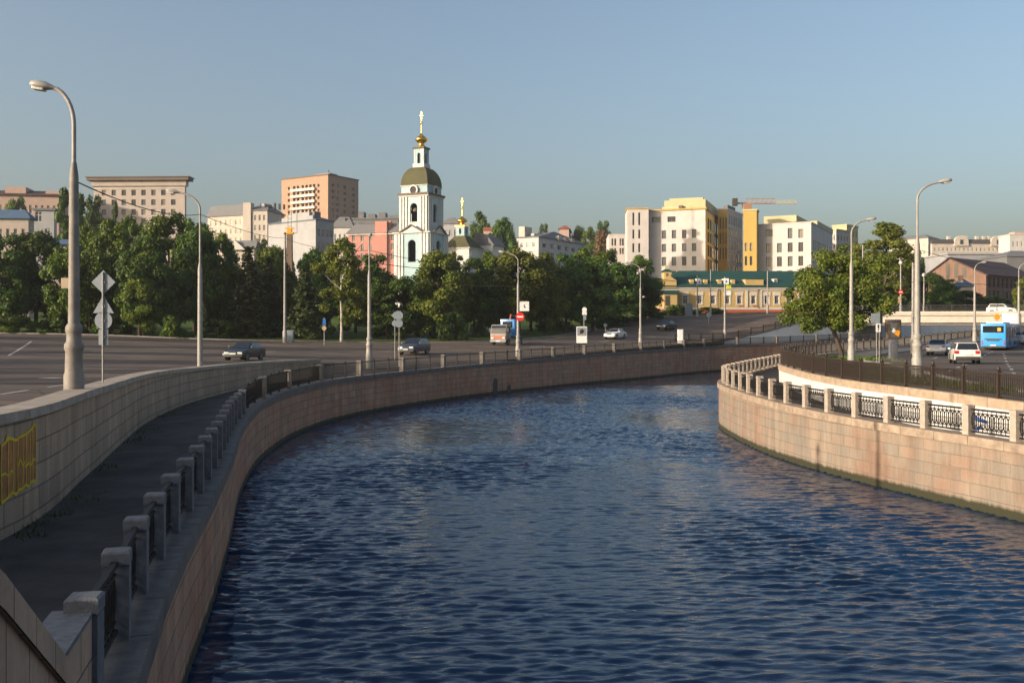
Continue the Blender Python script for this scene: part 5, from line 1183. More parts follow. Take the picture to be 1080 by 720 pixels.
for k in range(4):                                 # pediments over the lower tier, ring around each round window
    rot = Matrix.Rotation(R(90*k),4,'Z')
    b = MB(); b.prism([(-2.7,hz(244.2)),(2.7,hz(244.2)),(0,hz(237.5))], -s1/2-.25, -s2/2+.3); me = b.mesh('pediment', M['church_white']); me.transform(rot); link('pediment', me, T)
    b = MB(); zp = hz(237.5)
    b.bar((-3.0,-s1/2-.35,hz(244.4)),(0,-s1/2-.35,zp+.15),.5,.28); b.bar((3.0,-s1/2-.35,hz(244.4)),(0,-s1/2-.35,zp+.15),.5,.28); me = b.mesh('pediment_roof', M['cornice_dark']); me.transform(rot); link('pediment_roof', me, T)
    b = MB(); zc = hz(199.2); n = 20
    for j in range(n):
        a0, a1 = 2*math.pi*j/n, 2*math.pi*(j+1)/n
        b.bar((1.0*math.cos(a0),-s2/2-.02,zc+1.0*math.sin(a0)),(1.0*math.cos(a1),-s2/2-.02,zc+1.0*math.sin(a1)),.36,.5,up=(0,1,0))
    me = b.mesh('round_window_surround', M['church_white']); me.transform(rot); o_ = link('round_window_surround', me, T)
    b = MB(); b.lathe([(.72,0),(.72,.06)], n=20); me = b.mesh('round_window', M['roof_dark']); me.transform(rot @ Matrix.Translation((0,-s2/2-.03,zc)) @ Matrix.Rotation(R(90),4,'X')); link('round_window', me, T)
    b = MB(); b.lathe([(.12,0),(.55,.05),(.62,.25),(.4,.75),(.15,.9)], n=14); me = b.mesh('bell', M['cornice_dark']); me.transform(rot @ Matrix.Translation((0,-s2/2+.9,hz(222)))); link('bell', me, T)
    b = MB(); b.box(-1.6,-s2/2-.05,hz(234.5),1.6,-s2/2-.003+.0,hz(233.4)); me = b.mesh('balcony_ledge', M['trim_white']); me.transform(rot); link('balcony_ledge', me, T)
sq(zt1+.45, hz(194.5), s2-.5, 'church_blue', 'attic'); sq(hz(194.5), hz(193.8), s2-.1, 'trim_white', 'attic_cornice')
b = MB(); zd0, zd1 = hz(193.8), hz(173); prof = [(( s2/2-.15)*math.sqrt(max(0,1-(t*.93)**2.2))**.9+.0, zd0+(zd1-zd0)*t) for t in [0,.12,.25,.4,.55,.7,.82,.92,1.0]]
prof[-1] = (1.25, zd1); b.lathe(prof, sq=True); b.build('dome', M['roof_olive'], T)
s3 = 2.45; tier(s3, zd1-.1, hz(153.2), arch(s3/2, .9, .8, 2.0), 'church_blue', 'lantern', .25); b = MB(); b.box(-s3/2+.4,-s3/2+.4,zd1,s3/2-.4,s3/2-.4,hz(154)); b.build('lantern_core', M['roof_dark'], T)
for sx_ in (-1,1):
    for sy in (-1,1):
        b = MB(); b.box(sx_*s3/2-.22*(sx_>0)-.04*(sx_<0), sy*s3/2-.22*(sy>0)-.04*(sy<0), zd1-.1, sx_*s3/2+.22*(sx_<0)+.04*(sx_>0), sy*s3/2+.22*(sy<0)+.04*(sy>0), hz(153.2)); b.build('corner_strip', M['church_white'], T)
sq(zd1-.25, zd1+.75, s3+.5, 'church_white', 'lantern_base'); sq(hz(153.2), hz(151.6), s3+.55, 'cornice_dark', 'lantern_cornice')
def cupola(parent, zf, py0, py1, r, n=20):
    z0, z1 = zf(py0), zf(py1); h = z1-z0; b = MB()
    b.lathe([(r*.75,z0),(r*.72,z0+h*.08),(r*.5,z0+h*.16),(r*.48,z0+h*.30),(r*.62,z0+h*.36),(r*1.0,z0+h*.50),(r*.98,z0+h*.60),(r*.7,z0+h*.72),(r*.32,z0+h*.85),(r*.12,z0+h*.97),(r*.06,z0+h)], n=n); b.build('gilded_cupola', M['gold'], parent, 60)
def cross(parent, z0, z1, r0=.12):
    b = MB(); h = z1-z0; b.tube([(0,0,z0),(0,0,z0+h*.45)], [r0, r0*.45], 8); b.lathe([(.02,z0+h*.44),(.2,z0+h*.47),(.24,z0+h*.52),(.18,z0+h*.57),(.02,z0+h*.6)], n=12); b.build('spire', M['gold'], parent, 60)
    b = MB(); b.box(-.05,-.05,z0+h*.58,.05,.05,z1); b.box(-.40,-.04,z0+h*.81,.40,.04,z0+h*.835); b.box(-.22,-.04,z0+h*.91,.22,.04,z0+h*.93); b.bar((-.22,0,z0+h*.72),(.22,0,z0+h*.69),.07,.07); b.build('cross', M['gold'], parent)
cupola(T, hz, 151.6, 136, 1.45); cross(T, hz(138), hz(112.5))
# ---- church
d = 248; cx, cy = K(487.5)*d, d; ZB2 = zg(cx,cy)-1; hz2 = lambda py: ZP(py,d-4)-ZB2
T2 = thing('church', 'low white church with olive pyramid roof and small gilded cupola', 'church', (cx,cy,ZB2), TH); T_keep, T = T, T2
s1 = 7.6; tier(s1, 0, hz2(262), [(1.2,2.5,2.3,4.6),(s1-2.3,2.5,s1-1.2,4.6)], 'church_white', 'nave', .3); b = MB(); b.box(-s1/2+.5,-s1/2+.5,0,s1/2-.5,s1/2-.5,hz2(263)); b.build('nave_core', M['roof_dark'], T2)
sq(hz2(262), hz2(261), s1+.7, 'trim_white', 'cornice'); b = MB(); b.lathe([(s1/2+.4,hz2(261)),(2.6,hz2(254.5)),(1.4,hz2(247.5))], sq=True); b.build('pyramid_roof', M['roof_olive'], T2)
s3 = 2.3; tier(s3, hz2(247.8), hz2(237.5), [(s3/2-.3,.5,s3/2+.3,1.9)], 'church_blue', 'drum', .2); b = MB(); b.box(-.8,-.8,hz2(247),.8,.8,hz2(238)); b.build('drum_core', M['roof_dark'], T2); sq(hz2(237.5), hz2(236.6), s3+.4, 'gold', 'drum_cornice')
cupola(T2, hz2, 236.6, 226, 1.35); cross(T2, hz2(228), hz2(206.5), .13)
b = MB(); b.box(1.0,s1/2+.1,0,6.5,s1/2+7,hz2(257)); b.build('apse', M['church_white'], T2); b = MB(); b.prism([(.5,hz2(257)),(7,hz2(257)),(5,hz2(246)),(2.0,hz2(242))], s1/2+.2, s1/2+7.2); b.build('apse_roof', M['roof_grey'], T2)
# ---- brick chimney with lattice mast
d = 205; cx = K(305.5)*d; z0 = zg(cx,d)-1; t = thing('chimney', 'brown brick chimney with yellow ring and thin lattice masts', 'chimney', (cx,d,z0)); H = ZP(247,d)-z0
b = MB(); b.lathe([(.72,0),(.52,H)], sq=True); b.build('stack', M['brick_hall'], t); b = MB(); b.box(-.8,-.6,H,.8,.6,H+.35); b.box(-.45,-.45,H+.35,.45,.45,H+1.2); b.box(-.95,-.1,H+1.1,.95,.1,H+1.35); b.build('yellow_ring', M['sign_orange'], t)
H2 = ZP(219,d)-z0; b = MB()
for a in (-.35,.35): b.tube([(a,0,H+1.2),(a,0,H2)], .055, 6)
for k in range(5): b.tube([(-.35,0,H+1.6+k*.8),(.35,0,H+1.6+k*.8)], .04, 5)
b.tube([(1.5,0,H+.2),(1.5,0,H2+.3)], .06, 6); b.tube([(.7,0,H+.2),(1.5,0,H+.2)], .05, 5); b.build('lattice_mast', M['pole_dirty'], t)

# ---- mid skyline
B = Bld('apartment_building', 'white terraced building with grey roofs between church and modern block', 'building', 545, 568, 617, 330, -30, 250, None, 'wall_white', 'glass', 'frame_white')
B.front(grid(B.w,B.h,3,4,.08,.92,.3,.95,.4,.5)); hs = grid(B.dp,B.h,6,4,.04,.96,.3,.95,.55,.5); B.right(hs, .6, 'mull'); B.left(); B.close('hip','roof_grey',.4,.4,3.5)
B.boxp('tower','wall_cream', .2,1,0,B.w*.30,6,B.v(237.5))
for k, (a, yt) in enumerate(((.45,243),(.7,242),(1.6,243.5),(2.3,244),(3.0,243.5))): B.boxp('chimney','wall_cream', B.w*min(a,.95), 3+k*5,B.h,B.w*min(a,.95)+1.3,5+k*5,B.v(yt)-.6)
B = Bld('house', 'small orange house showing between the trees right of the church', 'building', 510, 521, 523, 300, -6, 243, None, 'wall_oldpink'); B.front(grid(B.w,B.h,2,3,.1,.9,.3,.9)); B.right([]); B.left(); B.close('gable','roof_red',.3,.3,1.2)
B = Bld('house', 'house with a red hipped roof among trees on the skyline', 'building', 590, 600, 602, 420, -6, 241.5, None, 'wall_oldpink'); B.front(grid(B.w,B.h,3,4,.1,.9,.3,.9)); B.right([]); B.left(); B.close('hip','roof_red',.6,.3,2.4)
B = Bld('apartment_building', 'small white modern block left of the big white building', 'building', 642, 664, 668, 285, -3, 248, None, 'wall_modern', 'glass', 'frame_dark'); B.front([(B.u(a),B.v(y1),B.u(c),B.v(y0)) for y0,y1 in ((251.5,259),(261.5,268)) for a,c in ((645,646.8),(648,649.8),(653.5,655.3),(656,658),(660,661.8))], .3, 'mull'); B.right([]); B.left(); B.close('flat','wall_modern',.1,.3)
# ---- white modern building
B = Bld('apartment_building', 'white modern building with golden side and pale yellow roof storey', 'building', 676, 744, 760, 262, -19.5, 220.5, None, 'wall_modern', ['glass_pale','glass'], 'frame_dark')
hs = []
for y0, y1 in ((241.5,250.5),(256,264.5),(270,279.5),(285,293)):
    for a in (698,708.5,719.3,729.8): hs.append((B.u(a),B.v(y1),B.u(a+4.6),B.v(y0)))
hs += [(B.u(687.5),B.v(232.8),B.u(696.5),B.v(227)),(B.u(704),B.v(232.8),B.u(712.5),B.v(227))]
B.front(hs, .35, 'mull'); hs2 = []
for a in (746.2,748.6,751,753.4,755.8,758): q0,q1 = B.us(a),B.us(a+1.3); hs2 += [(min(q0,q1),B.v(y1),max(q0,q1),B.v(y0)) for y0,y1 in ((228,240),(243,254),(257,269),(272,285))]
facade(B.mb, (B.w,0,0), (0,1,0), B.dp, B.h, [], (1,0,0)); windows(B.t, (B.w,0,0), (0,1,0), (1,0,0), hs2, -.04, 'glass', 'frame_dark', 'plain')
B.left(); B.close('flat','wall_ochre',.35,.4)
B.boxp('golden_cladding','golden', B.w+.005,.25,0,B.w+.03,B.dp,B.h-.6)
B.boxp('roof_storey','wall_paleyellow', B.u(698),3.5,B.h+.4,B.u(742),B.dp+4,B.v(208)); B.boxp('roof_storey_upper','wall_paleyellow', B.u(702),5.5,B.v(208),B.u(738),B.dp+3,B.v(205)); B.boxp('terrace_parapet','wall_paleyellow', B.u(697),1.8,B.h+.4,B.u(728),2.2,B.v(215.5)); B.boxp('roof_vent','cornice_dark', B.u(715),1,B.h+.4,B.u(719),2.2,B.v(215))
W = Bld('apartment_building', 'narrow white corner wing with tall slit windows left of the white modern building', 'building', 661.5, 684, None, 264, -4, 220.5, None, 'wall_modern', 'glass', 'frame_dark')
W.front([(W.u(a),W.v(y1),W.u(a+2.0),W.v(y0)) for y0,y1 in ((224,237.5),(242,251.5),(256.5,266)) for a in (667,673.2)], .35, 'plain'); W.right([]); W.left(); W.close('flat','wall_ochre',.2,.35)
G = Bld('apartment_building', 'recessed long wing with narrow windows behind the golden side', 'building', 757, 767, 783, 276, -28, 221, None, 'wall_ochre', 'glass', 'frame_dark')
G.front([(G.u(a),G.v(y1),G.u(a+1.2),G.v(y0)) for y0,y1 in ((229,241),(245,257),(261,273)) for a in (759,762,765)], .3, 'plain'); G.left(); hs = []
for a in (768.5,771,773.5,776,778.5,781): q0,q1 = G.us(a),G.us(a+1.1); hs += [(min(q0,q1),G.v(y1),max(q0,q1),G.v(y0)) for y0,y1 in ((226,236),(239,249),(252,262),(265,275),(278,286))]
G.right([], .3); windows(G.t, (G.w,0,0), (0,1,0), (1,0,0), hs, -.03, 'glass', 'frame_dark', 'plain'); G.close('flat','wall_modern',.2,.4); G.boxp('side_render','wall_modern2', G.w+.004,.3,0,G.w+.02,G.dp,G.h-.003); G.boxp('roof_rooms','roof_grey', G.w*.2,4,G.h+.4,G.w-1,G.dp-4,G.v(214))
# ---- second white building
B = Bld('apartment_building', 'second white modern building with warm grey windows right of the crane', 'building', 795, 855.5, 878, 255, -27, 235, None, 'wall_modern', 'glass', 'frame_dark'); hs = []
for a, c, y0, y1 in ((807.5,815,240,247.5),(830.8,835.8,239.5,250.5),(842,847.3,241,250.5)): hs.append((B.u(a),B.v(y1),B.u(c),B.v(y0)))
for y0, y1 in ((255,265),(269.5,280),(284.5,291)):
    for a in (808,819.5,830.8,842): hs.append((B.u(a),B.v(y1),B.u(a+5.2),B.v(y0)))
B.front(hs, .4, 'mull'); hs2 = []
for a in (858,860.5,863,865.5,868,870.5,873,875.5): q0,q1 = B.us(a),B.us(a+1.2); hs2 += [(min(q0,q1),B.v(y1),max(q0,q1),B.v(y0)) for y0,y1 in ((252,262),(266,276))]
B.right([]); windows(B.t, (B.w,0,0), (0,1,0), (1,0,0), hs2, -.03, 'glass_pale', 'frame_dark', 'plain'); B.left(); B.close('flat','wall_modern',.15,.3)
b = MB(); b.prism([(B.u(797),B.h),(B.u(855.5),B.h),(B.u(852),B.v(236)),(B.u(820),B.v(233.5))], 0.01, .5); b.build('parapet', M['wall_modern'], B.t); B.boxp('roof_storey','wall_paleyellow', B.u(800),6,B.h+.3,B.u(835),B.dp*.7,B.v(223)); B.boxp('roof_storey','wall_paleyellow', B.u(836),8,B.h+.3,B.u(856),B.dp,B.v(229.5)); B.boxp('railing','cornice_dark', B.u(822),1.2,B.h+.3,B.u(854),1.3,B.v(232.5))
Y = Bld('apartment_building', 'narrow ochre yellow wing left of the second white building', 'building', 784, 798, 800, 257, -20, 222, None, 'wall_ochre', 'glass', 'frame_dark'); Y.front([(Y.u(a),Y.v(y1),Y.u(a+2.6),Y.v(y0)) for y0,y1 in ((256,264.5),(270,279.5)) for a in (785.5,790.8)], .3, 'plain'); Y.right([]); Y.left(); Y.close('flat','wall_paleyellow',.2,.4)
for (lab, x0, x1, x2, dd, yt, wm_) in (('pale yellow roofed white block stepping behind the maple tree', 871, 882, 896, 300, 243, 'wall_modern2'),('farther white block with blue shaded side behind the maple tree', 878, 893, 905, 330, 238, 'wall_paleyellow')):
    Q = Bld('apartment_building', lab, 'building', x0, x1, x2, dd, -44, yt, None, wm_, 'glass_pale', 'frame_dark'); Q.front(grid(Q.w,Q.h,3,5,.05,.95,.3,.96,.35,.55)); Q.right(grid(Q.dp,Q.h,4,5,.05,.95,.3,.96,.35,.55)); Q.left(); Q.close('flat','wall_paleyellow',.2,.5)
# ---- tower crane
d = 300; cx = K(788)*d; z0 = zg(cx,d); t = thing('tower_crane', 'orange tower crane with short jib behind the yellow wing', 'crane', (cx,d,z0)); zj = ZP(215,d)-z0
b = MB()
for sx_ in (-.8,.8):
    for sy in (-.8,.8): b.box(sx_-.12,sy-.12,0,sx_+.12,sy+.12,zj)
for k in range(int(zj/1.8)): b.bar((-.8,-.8,k*1.8),(.8,-.8,k*1.8+1.8),.12,.12); b.bar((.8,-.8,k*1.8),(.8,.8,k*1.8+1.8),.12,.12)
b.build('mast', M['crane_orange'], t)
def jib(b, x0, x1, h):
    for yy, zz in ((-.5,0),(.5,0),(0,h)): b.box(x0,yy-.1,zj+zz,x1,yy+.1,zj+zz+.2)
    n = int(abs(x1-x0)/1.5)
    for k in range(n): xa = x0+(x1-x0)*k/n; xb = x0+(x1-x0)*(k+.5)/n; xc = x0+(x1-x0)*(k+1)/n; b.bar((xa,-.5,zj),(xb,0,zj+h),.1,.1); b.bar((xb,0,zj+h),(xc,-.5,zj),.1,.1); b.bar((xa,.5,zj),(xb,0,zj+h),.1,.1)
b = MB(); jib(b, -.5, 8.5, 1.5); b.build('jib', M['crane_orange'], t); b = MB(); jib(b, 8.5, 15, .9); b.build('jib_tip', M['wall_paleyellow'], t); b = MB(); b.box(-4.2,-.6,zj,-.5,.6,zj+.4); b.build('counter_jib', M['cornice_dark'], t); b = MB(); b.box(-4.4,-.8,zj-.6,-3.0,.8,zj+1.6); b.build('counterweight', M['roof_dark'], t); b = MB(); b.box(-1.2,-1.2,zj-2.4,1.2,1.2,zj+.0); b.build('cabin', M['crane_orange'], t)

# ---- yellow mansion
B = Bld('mansion', 'long low yellow mansion with green roof, dormers and red plinth', 'building', 695, 905, None, 203, 3, 303, None, 'wall_yellow', 'glass', 'frame_white', zb=ZP(333,203), depth=14)
hs = []
for a in (720.5,735.5,750,765,777.5,792.3,806.5,817,830,843,856,869,882): hs.append((B.u(a),B.v(320.5),B.u(a+4.6),B.v(312)))
B.front(hs, .25, 'cross', ['glass','glass','glass_pale']); B.right([]); B.left(); B.close('hip','roof_green',.55,.4,3.7)
for q in hs:
    c = (q[0]+q[2])/2; b = MB(); b.box(q[0]-.28,-.08,q[1]-.25,q[2]+.28,-.003,q[1]-.002); b.box(q[0]-.24,-.06,q[1],q[0]-.002,-.003,q[3]); b.box(q[2]+.002,-.06,q[1],q[2]+.24,-.003,q[3]); b.box(q[0]-.34,-.10,q[3]+.002,q[2]+.34,-.003,q[3]+.75); b.build('window_surround', M['trim_white'], B.t)
B.boxp('plinth','trim_red', -.12,-.14,0,B.w+.12,-.006,B.v(326.6)); B.boxp('base_course','trim_white', -.06,-.09,B.v(326.6)+.003,B.w+.06,-.007,B.v(324.4)); B.boxp('cornice','trim_white', -.3,-.3,B.h-.38,B.w+.3,-.004,B.h-.003); B.boxp('frieze','trim_white', -.1,-.1,B.h-.7,B.w+.1,-.005,B.h-.42)
for a in (786.5,801.5): B.boxp('pilaster','trim_white', B.u(a),-.16,B.v(324.3),B.u(a+2.2),-.008,B.h-.72)
for a in (779,794): B.boxp('red_panel','trim_red', B.u(a),-.06,B.v(323.6),B.u(a+6),-.006,B.v(322.4))
for a in (728.5,743.2,758,772.2): B.boxp('dormer','wall_yellow', B.u(a),.4,B.h+.2,B.u(a+3.6),4,B.h+1.55)
for a in (736,764.5,817.8): 
    dm = B.boxp('skylight','frame_white', B.u(a),1.2,B.h+.5,B.u(a+4),3.6,B.h+1.75); b = MB(); b.box(B.u(a)+.15,1.17,B.h+.85,B.u(a+4)-.15,1.19,B.h+1.6); b.build('pane', M['glass_pale'], dm)
B.boxp('attic_block','wall_yellow', B.u(786),-.2,B.h+.1,B.u(805),3,B.h+1.6); B.boxp('attic_cap','roof_green', B.u(785.5),-.35,B.h+1.6,B.u(805.5),3.2,B.h+1.75)
B.boxp('gate_tower','wall_yellow', B.u(697),-.5,B.h-.2,B.u(713),4,B.v(296.5)); b = MB(); b.prism([(B.u(696.5),B.v(296.5)),(B.u(713.5),B.v(296.5)),(B.u(705),B.v(291.5))], -.6, 4); b.build('gable', M['wall_yellow'], B.t); B.boxp('belfry','wall_yellow', B.u(700.5),.2,B.v(294.5),B.u(708),2.2,B.v(287.5)); B.boxp('belfry_arch','frame_dark', B.u(702.8),.17,B.v(293.5),B.u(705.2),.2-.004,B.v(288.8)); b = MB(); b.lathe([(1.0,B.v(287.5)),(.9,B.v(286)),(.3,B.v(284))], c=(B.u(704.2),1.2), sq=True); b.build('belfry_roof', M['roof_green'], B.t); B.boxp('lantern_box','wall_paleyellow', B.u(702.2),.7,B.v(284.2),B.u(706),1.7,B.v(280.5))
B.boxp('porch_roof','roof_green', B.u(697),-2.2,B.v(311),B.u(714),-.3,B.v(307)); B.boxp('porch','wall_yellow', B.u(698),-2.0,B.v(325),B.u(712),-.302,B.v(311.1)); B.boxp('porch_opening','roof_dark', B.u(699.5),-2.03,B.v(323),B.u(704.5),-2.004,B.v(312.5))
for a in (757,799): B.boxp('roof_ladder','frame_dark', B.u(a),-.28,B.v(325),B.u(a)+.12,-.2,B.h)
# ---- right: cream buildings on the skyline
B = Bld('apartment_building', 'cream four storey building with dark roof left of the tall right lamp', 'building', 938, 979, 990, 620, -50, 251, None, 'wall_cream', 'glass', 'frame_white'); B.front(grid(B.w,B.h,7,6,.04,.96,.35,.97,.32,.42)); B.right(grid(B.dp,B.h,3,6,.04,.96,.35,.97,.32,.42)); B.left(); B.close('hip','roof_grey',.5,.5,3)
B = Bld('apartment_building', 'long cream palace with round gables on the right skyline', 'building', 983, 1064, 1066, 600, 2, 257, None, 'wall_cream', 'glass', 'frame_white'); B.front(grid(B.w,B.h,18,6,.01,.99,.35,.97,.38,.45)); B.right([]); B.left(); B.close('hip','roof_dark',.5,.5,2.6)
for a in (1013.5,1052): 
    b = MB(); c = B.u(a); b.prism([(c-4.4,B.h-1.5)]+[(c-4.2*math.cos(k*math.pi/12),B.h+1.2+3.6*math.sin(k*math.pi/12)) for k in range(13)]+[(c+4.4,B.h-1.5)], -1.0, 1.0); b.build('round_gable', M['wall_cream'], B.t); B.boxp('gable_window','glass', c-1.0,-1.05,B.h-.5,c+1.0,-1.01,B.h+2.2)
for a in (1004,1022,1034,1041,1047): B.boxp('chimney','wall_cream', B.u(a),5,B.h+1,B.u(a)+1.6,7,B.h+5)
B = Bld('apartment_building', 'pale white block at the right edge of the skyline', 'building', 1065, 1100, None, 560, 2, 248, None, 'wall_white', 'glass', 'frame_white'); B.front(grid(B.w,B.h,7,5,.04,.96,.3,.95,.35,.5)); B.right([]); B.left(); B.close('flat','wall_white',.3,.5); B.boxp('roof_room','wall_oldpink', B.w*.2,2,B.h+.5,B.w*.6,8,B.h+2)
B = Bld('market_hall', 'long pale green flat roofed hall behind the brick hall', 'building', 1000, 1064, None, 330, 2, 268.5, None, 'wall_greywhite', 'glass', 'frame_white', depth=20); B.front([]); B.right([]); B.left(); B.close('flat','wall_greywhite',.4,.5)
B = Bld('warehouse', 'dark blue grey roofed shed at the right edge behind the brick hall', 'building', 1062, 1120, None, 300, 2, 270.5, None, 'roof_grey', depth=20); B.front([]); B.right([]); B.left(); B.close('hip','roof_grey',.4,.4,2.5)
# ---- brick hall with gable facing left
d = 235; C = Vector((K(1040)*d, d)); 
B = Bld('brick_hall', 'brick hall with dark plum roof and gabled end on the right', 'building', 975, 1040, 1095, d, -50, 289, None, 'brick_hall', 'glass', 'frame_dark')
hs = [(B.u(a),B.v(y1),B.u(a+3.2),B.v(y0)) for a,y0,y1 in ((998,278,286.5),(1006,280,287.5),(1013.5,283,288.6))]
B.front([]); hs2 = []
for k in range(12): hs2 += [(B.dp*(.04+k*.08),B.h*v0,B.dp*(.04+k*.08+.055),B.h*v1) for v0,v1 in ((.15,.45),(.55,.9))]
B.right(hs2, .3, 'cross'); B.left(); B.back(); g = B.mb; apx = B.u(1003) if B.u(1003) < B.w else B.w/2; ph = B.v(269.5)-B.h; apx = B.w*.42
b = MB(); b.face([(0,0,B.h),(B.w,0,B.h),(apx,0,B.h+ph)], 0, [(0,0),(B.w,0),(apx,ph)]); b.build('gable', M['brick_hall'], B.t); b = MB(); b.face([(0,B.dp,B.h),(B.w,B.dp,B.h),(apx,B.dp,B.h+ph)], 0, [(0,0),(B.w,0),(apx,ph)]); b.build('gable', M['brick_hall'], B.t)
B.mb.build('wall', M['brick_hall'], B.t); b = MB(); i = b.vs([(-.5,-.5,B.h-.15),(apx,-.5,B.h+ph+.1),(B.w+.6,-.5,B.h-.15),(-.5,B.dp+.5,B.h-.15),(apx,B.dp+.5,B.h+ph+.1),(B.w+.6,B.dp+.5,B.h-.15),(-.5,-.5,B.h-.45),(apx,-.5,B.h+ph-.2),(B.w+.6,-.5,B.h-.45)])
for f in ((0,1,4,3),(1,2,5,4),(0,6,7,1),(1,7,8,2)): b.idx([i+k for k in f])
b.build('roof', M['roof_plum'], B.t)
for fx in (.36,.50,.63): b = MB(); b.box(B.w*fx,-.05,B.h-.6,B.w*fx+.9,-.005,B.h+ph*(1-abs(fx-.42)/.58)-.9); b.build('gable_window', M['glass'], B.t)
B = Bld('house', 'low dark house with blue roof between the right trees below the brick hall', 'building', 1006, 1026, 1030, 212, -20, 302, None, 'wall_pinkbeige'); B.front(grid(B.w,B.h,2,2)); B.right([]); B.left(); B.close('hip','roof_blue',.4,.3,1.8); B.boxp('chimney','brick_orange', 1,2,B.h,2,3,B.h+2.5)

# ------------------------------------------------------------------ trees
def quadmesh(name, P_, A_, B_, m):
    """leaf quads: centres P_, half axes A_, B_"""
    n = len(P_); co = np.empty((n,4,3)); co[:,0] = P_-A_-B_*.6; co[:,1] = P_+A_*.25-B_; co[:,2] = P_+A_+B_*.5; co[:,3] = P_-A_*.2+B_
    me = bpy.data.meshes.new(name); me.vertices.add(n*4); me.vertices.foreach_set('co', co.ravel()); me.loops.add(n*4); me.loops.foreach_set('vertex_index', np.arange(n*4, dtype=np.int32))
    me.polygons.add(n); me.polygons.foreach_set('loop_start', np.arange(0, n*4, 4, dtype=np.int32)); me.update(); me.validate(); me.materials.append(m); return me
def leafset(r, cen, nrm, size, flat=.5):
    n = len(cen); d = nrm+r.normal(0, flat, (n,3)); d /= np.linalg.norm(d, axis=1)[:,None]; t = r.normal(0,1,(n,3)); a = np.cross(d,t); a /= np.linalg.norm(a,axis=1)[:,None]; b_ = np.cross(d,a)
    s = size*r.uniform(.6,1.3,(n,1)); return a*s, b_*s*r.uniform(.6,.95,(n,1))
def crown(seed, H, W, n, leaf, m, base=.22, lobes=26, shape='round', core=.8, clump=None):
    """leaf clumps on a lumpy envelope; H crown height, W width, z from base*H"""
    r = np.random.RandomState(seed); cs = []; z0 = base*H; hh = H-z0
    for i in range(lobes):
        t = r.rand()**.85; a = r.rand()*6.283
        if shape == 'round': env = math.sin(math.pi*min(1,(t*.86+.12)))**.62
        elif shape == 'cone': env = (1-t)**.8*.95+.06
        elif shape == 'poplar': env = math.sin(math.pi*(t*.8+.14))**.75
        else: env = math.sqrt(max(0, 1-t*t))
        rr = W/2*env*math.sqrt(r.uniform(.15,1))*core; rad = (clump or W*.155)*r.uniform(.65,1.25)*(.65+.35*env)
        cs.append((rr*math.cos(a), rr*math.sin(a), z0+hh*t*.93, rad))
    cs = np.array(cs); wgt = cs[:,3]**2; idx = r.choice(len(cs), n, p=wgt/wgt.sum())
    d = r.normal(0,1,(n,3)); d /= np.linalg.norm(d,axis=1)[:,None]; rad = cs[idx,3]*(r.uniform(.35,1.12,n))
    # twigs break the outline
    P_ = cs[idx,:3]+d*rad[:,None]*np.array([1,1,.72]); P_ += r.normal(0,.07*W/8,(n,3))
    up = d.copy(); up[:,2] += .45; A_, B_ = leafset(r, P_, up, leaf)
    ok = P_[:,2] > .03*H; return quadmesh('crown', P_[ok], A_[ok], B_[ok], m)
def spruce(seed, H, W, n, leaf, m):
    r = np.random.RandomState(seed); P_=[]; N_=[]; lev = 26
    for l in range(lev):
        t = l/lev; z = H*(.06+.92*t); R_ = W/2*(1-t)**.85+.15; nb = int(7+9*(1-t))
        for k in range(nb):
            a = r.rand()*6.283; L_ = R_*r.uniform(.75,1.12); k2 = max(3, int(n/(lev*12)*(.4+1.0*(1-t)))); q = r.rand(k2)**.7
            x = np.cos(a)*L_*q+r.normal(0,.16,k2); y = np.sin(a)*L_*q+r.normal(0,.16,k2); zz = z-L_*.30*q**1.4+r.normal(0,.12,k2)+.1
            P_.append(np.column_stack([x,y,zz])); N_.append(np.tile([math.cos(a)*.3,math.sin(a)*.3,.9],(k2,1)))
    P_ = np.concatenate(P_); A_, B_ = leafset(r, P_, np.concatenate(N_), leaf, .35); return quadmesh('crown', P_, A_, B_, m)
def trunkmesh(seed, H, r0, m, top=.7, limbs=5, lean=0.0, spread=.22):
    r = random.Random(seed); b = MB(); pts = []; rad = []; n = 7
    for k in range(n): t = k/(n-1); pts.append((lean*t*H+r.uniform(-.03,.03)*H*t*.6, r.uniform(-.02,.02)*H*t, -.3+(H*top+.3)*t)); rad.append(r0*(1.25 if k == 0 else 1)*(1-.75*t)+.015)
    b.tube(pts, rad, 9)
    for k in range(limbs):
        t = r.uniform(.35,.85); i = min(int(t*(n-1)), n-2); p = Vector(pts[i]).lerp(Vector(pts[i+1]), t*(n-1)-i); a = r.uniform(0,6.28); L_ = H*spread*r.uniform(.7,1.2)
        e = p+Vector((math.cos(a)*L_, math.sin(a)*L_, L_*.9)); mid_ = p.lerp(e,.5)+Vector((0,0,-L_*.08)); b.tube([p,mid_,e], [r0*.38,r0*.25,.02], 6)
    return b.mesh('trunk', m, 60)
PR = {}
NL = 5200
def proto(key, cm, tm): PR[key] = (cm, tm)
for i, (mk, sd_) in enumerate((('leaf_mid',3),('leaf_mid',8),('leaf_dark',14),('leaf_dark',21),('leaf_olive',33),('leaf_olive',38))):
    proto('d%d' % i, crown(sd_, 12, 8.5, 16000, .165, M[mk], .10, 38+4*(i%3), 'round', .86), trunkmesh(sd_, 12, .24, M['bark']))
proto('birch', crown(51, 13, 7.2, 13000, .15, M['leaf_olive'], .20, 40, 'round', .85, .95), trunkmesh(51, 13, .17, M['birch_bark'], .85, 5))
proto('spruce', spruce(61, 13, 6.2, 11000, .18, M['needle']), trunkmesh(61, 13, .2, M['bark'], .95, 0)); proto('spruce2', spruce(67, 13, 5.4, 11000, .18, M['needle']), trunkmesh(67, 13, .2, M['bark'], .95, 0))
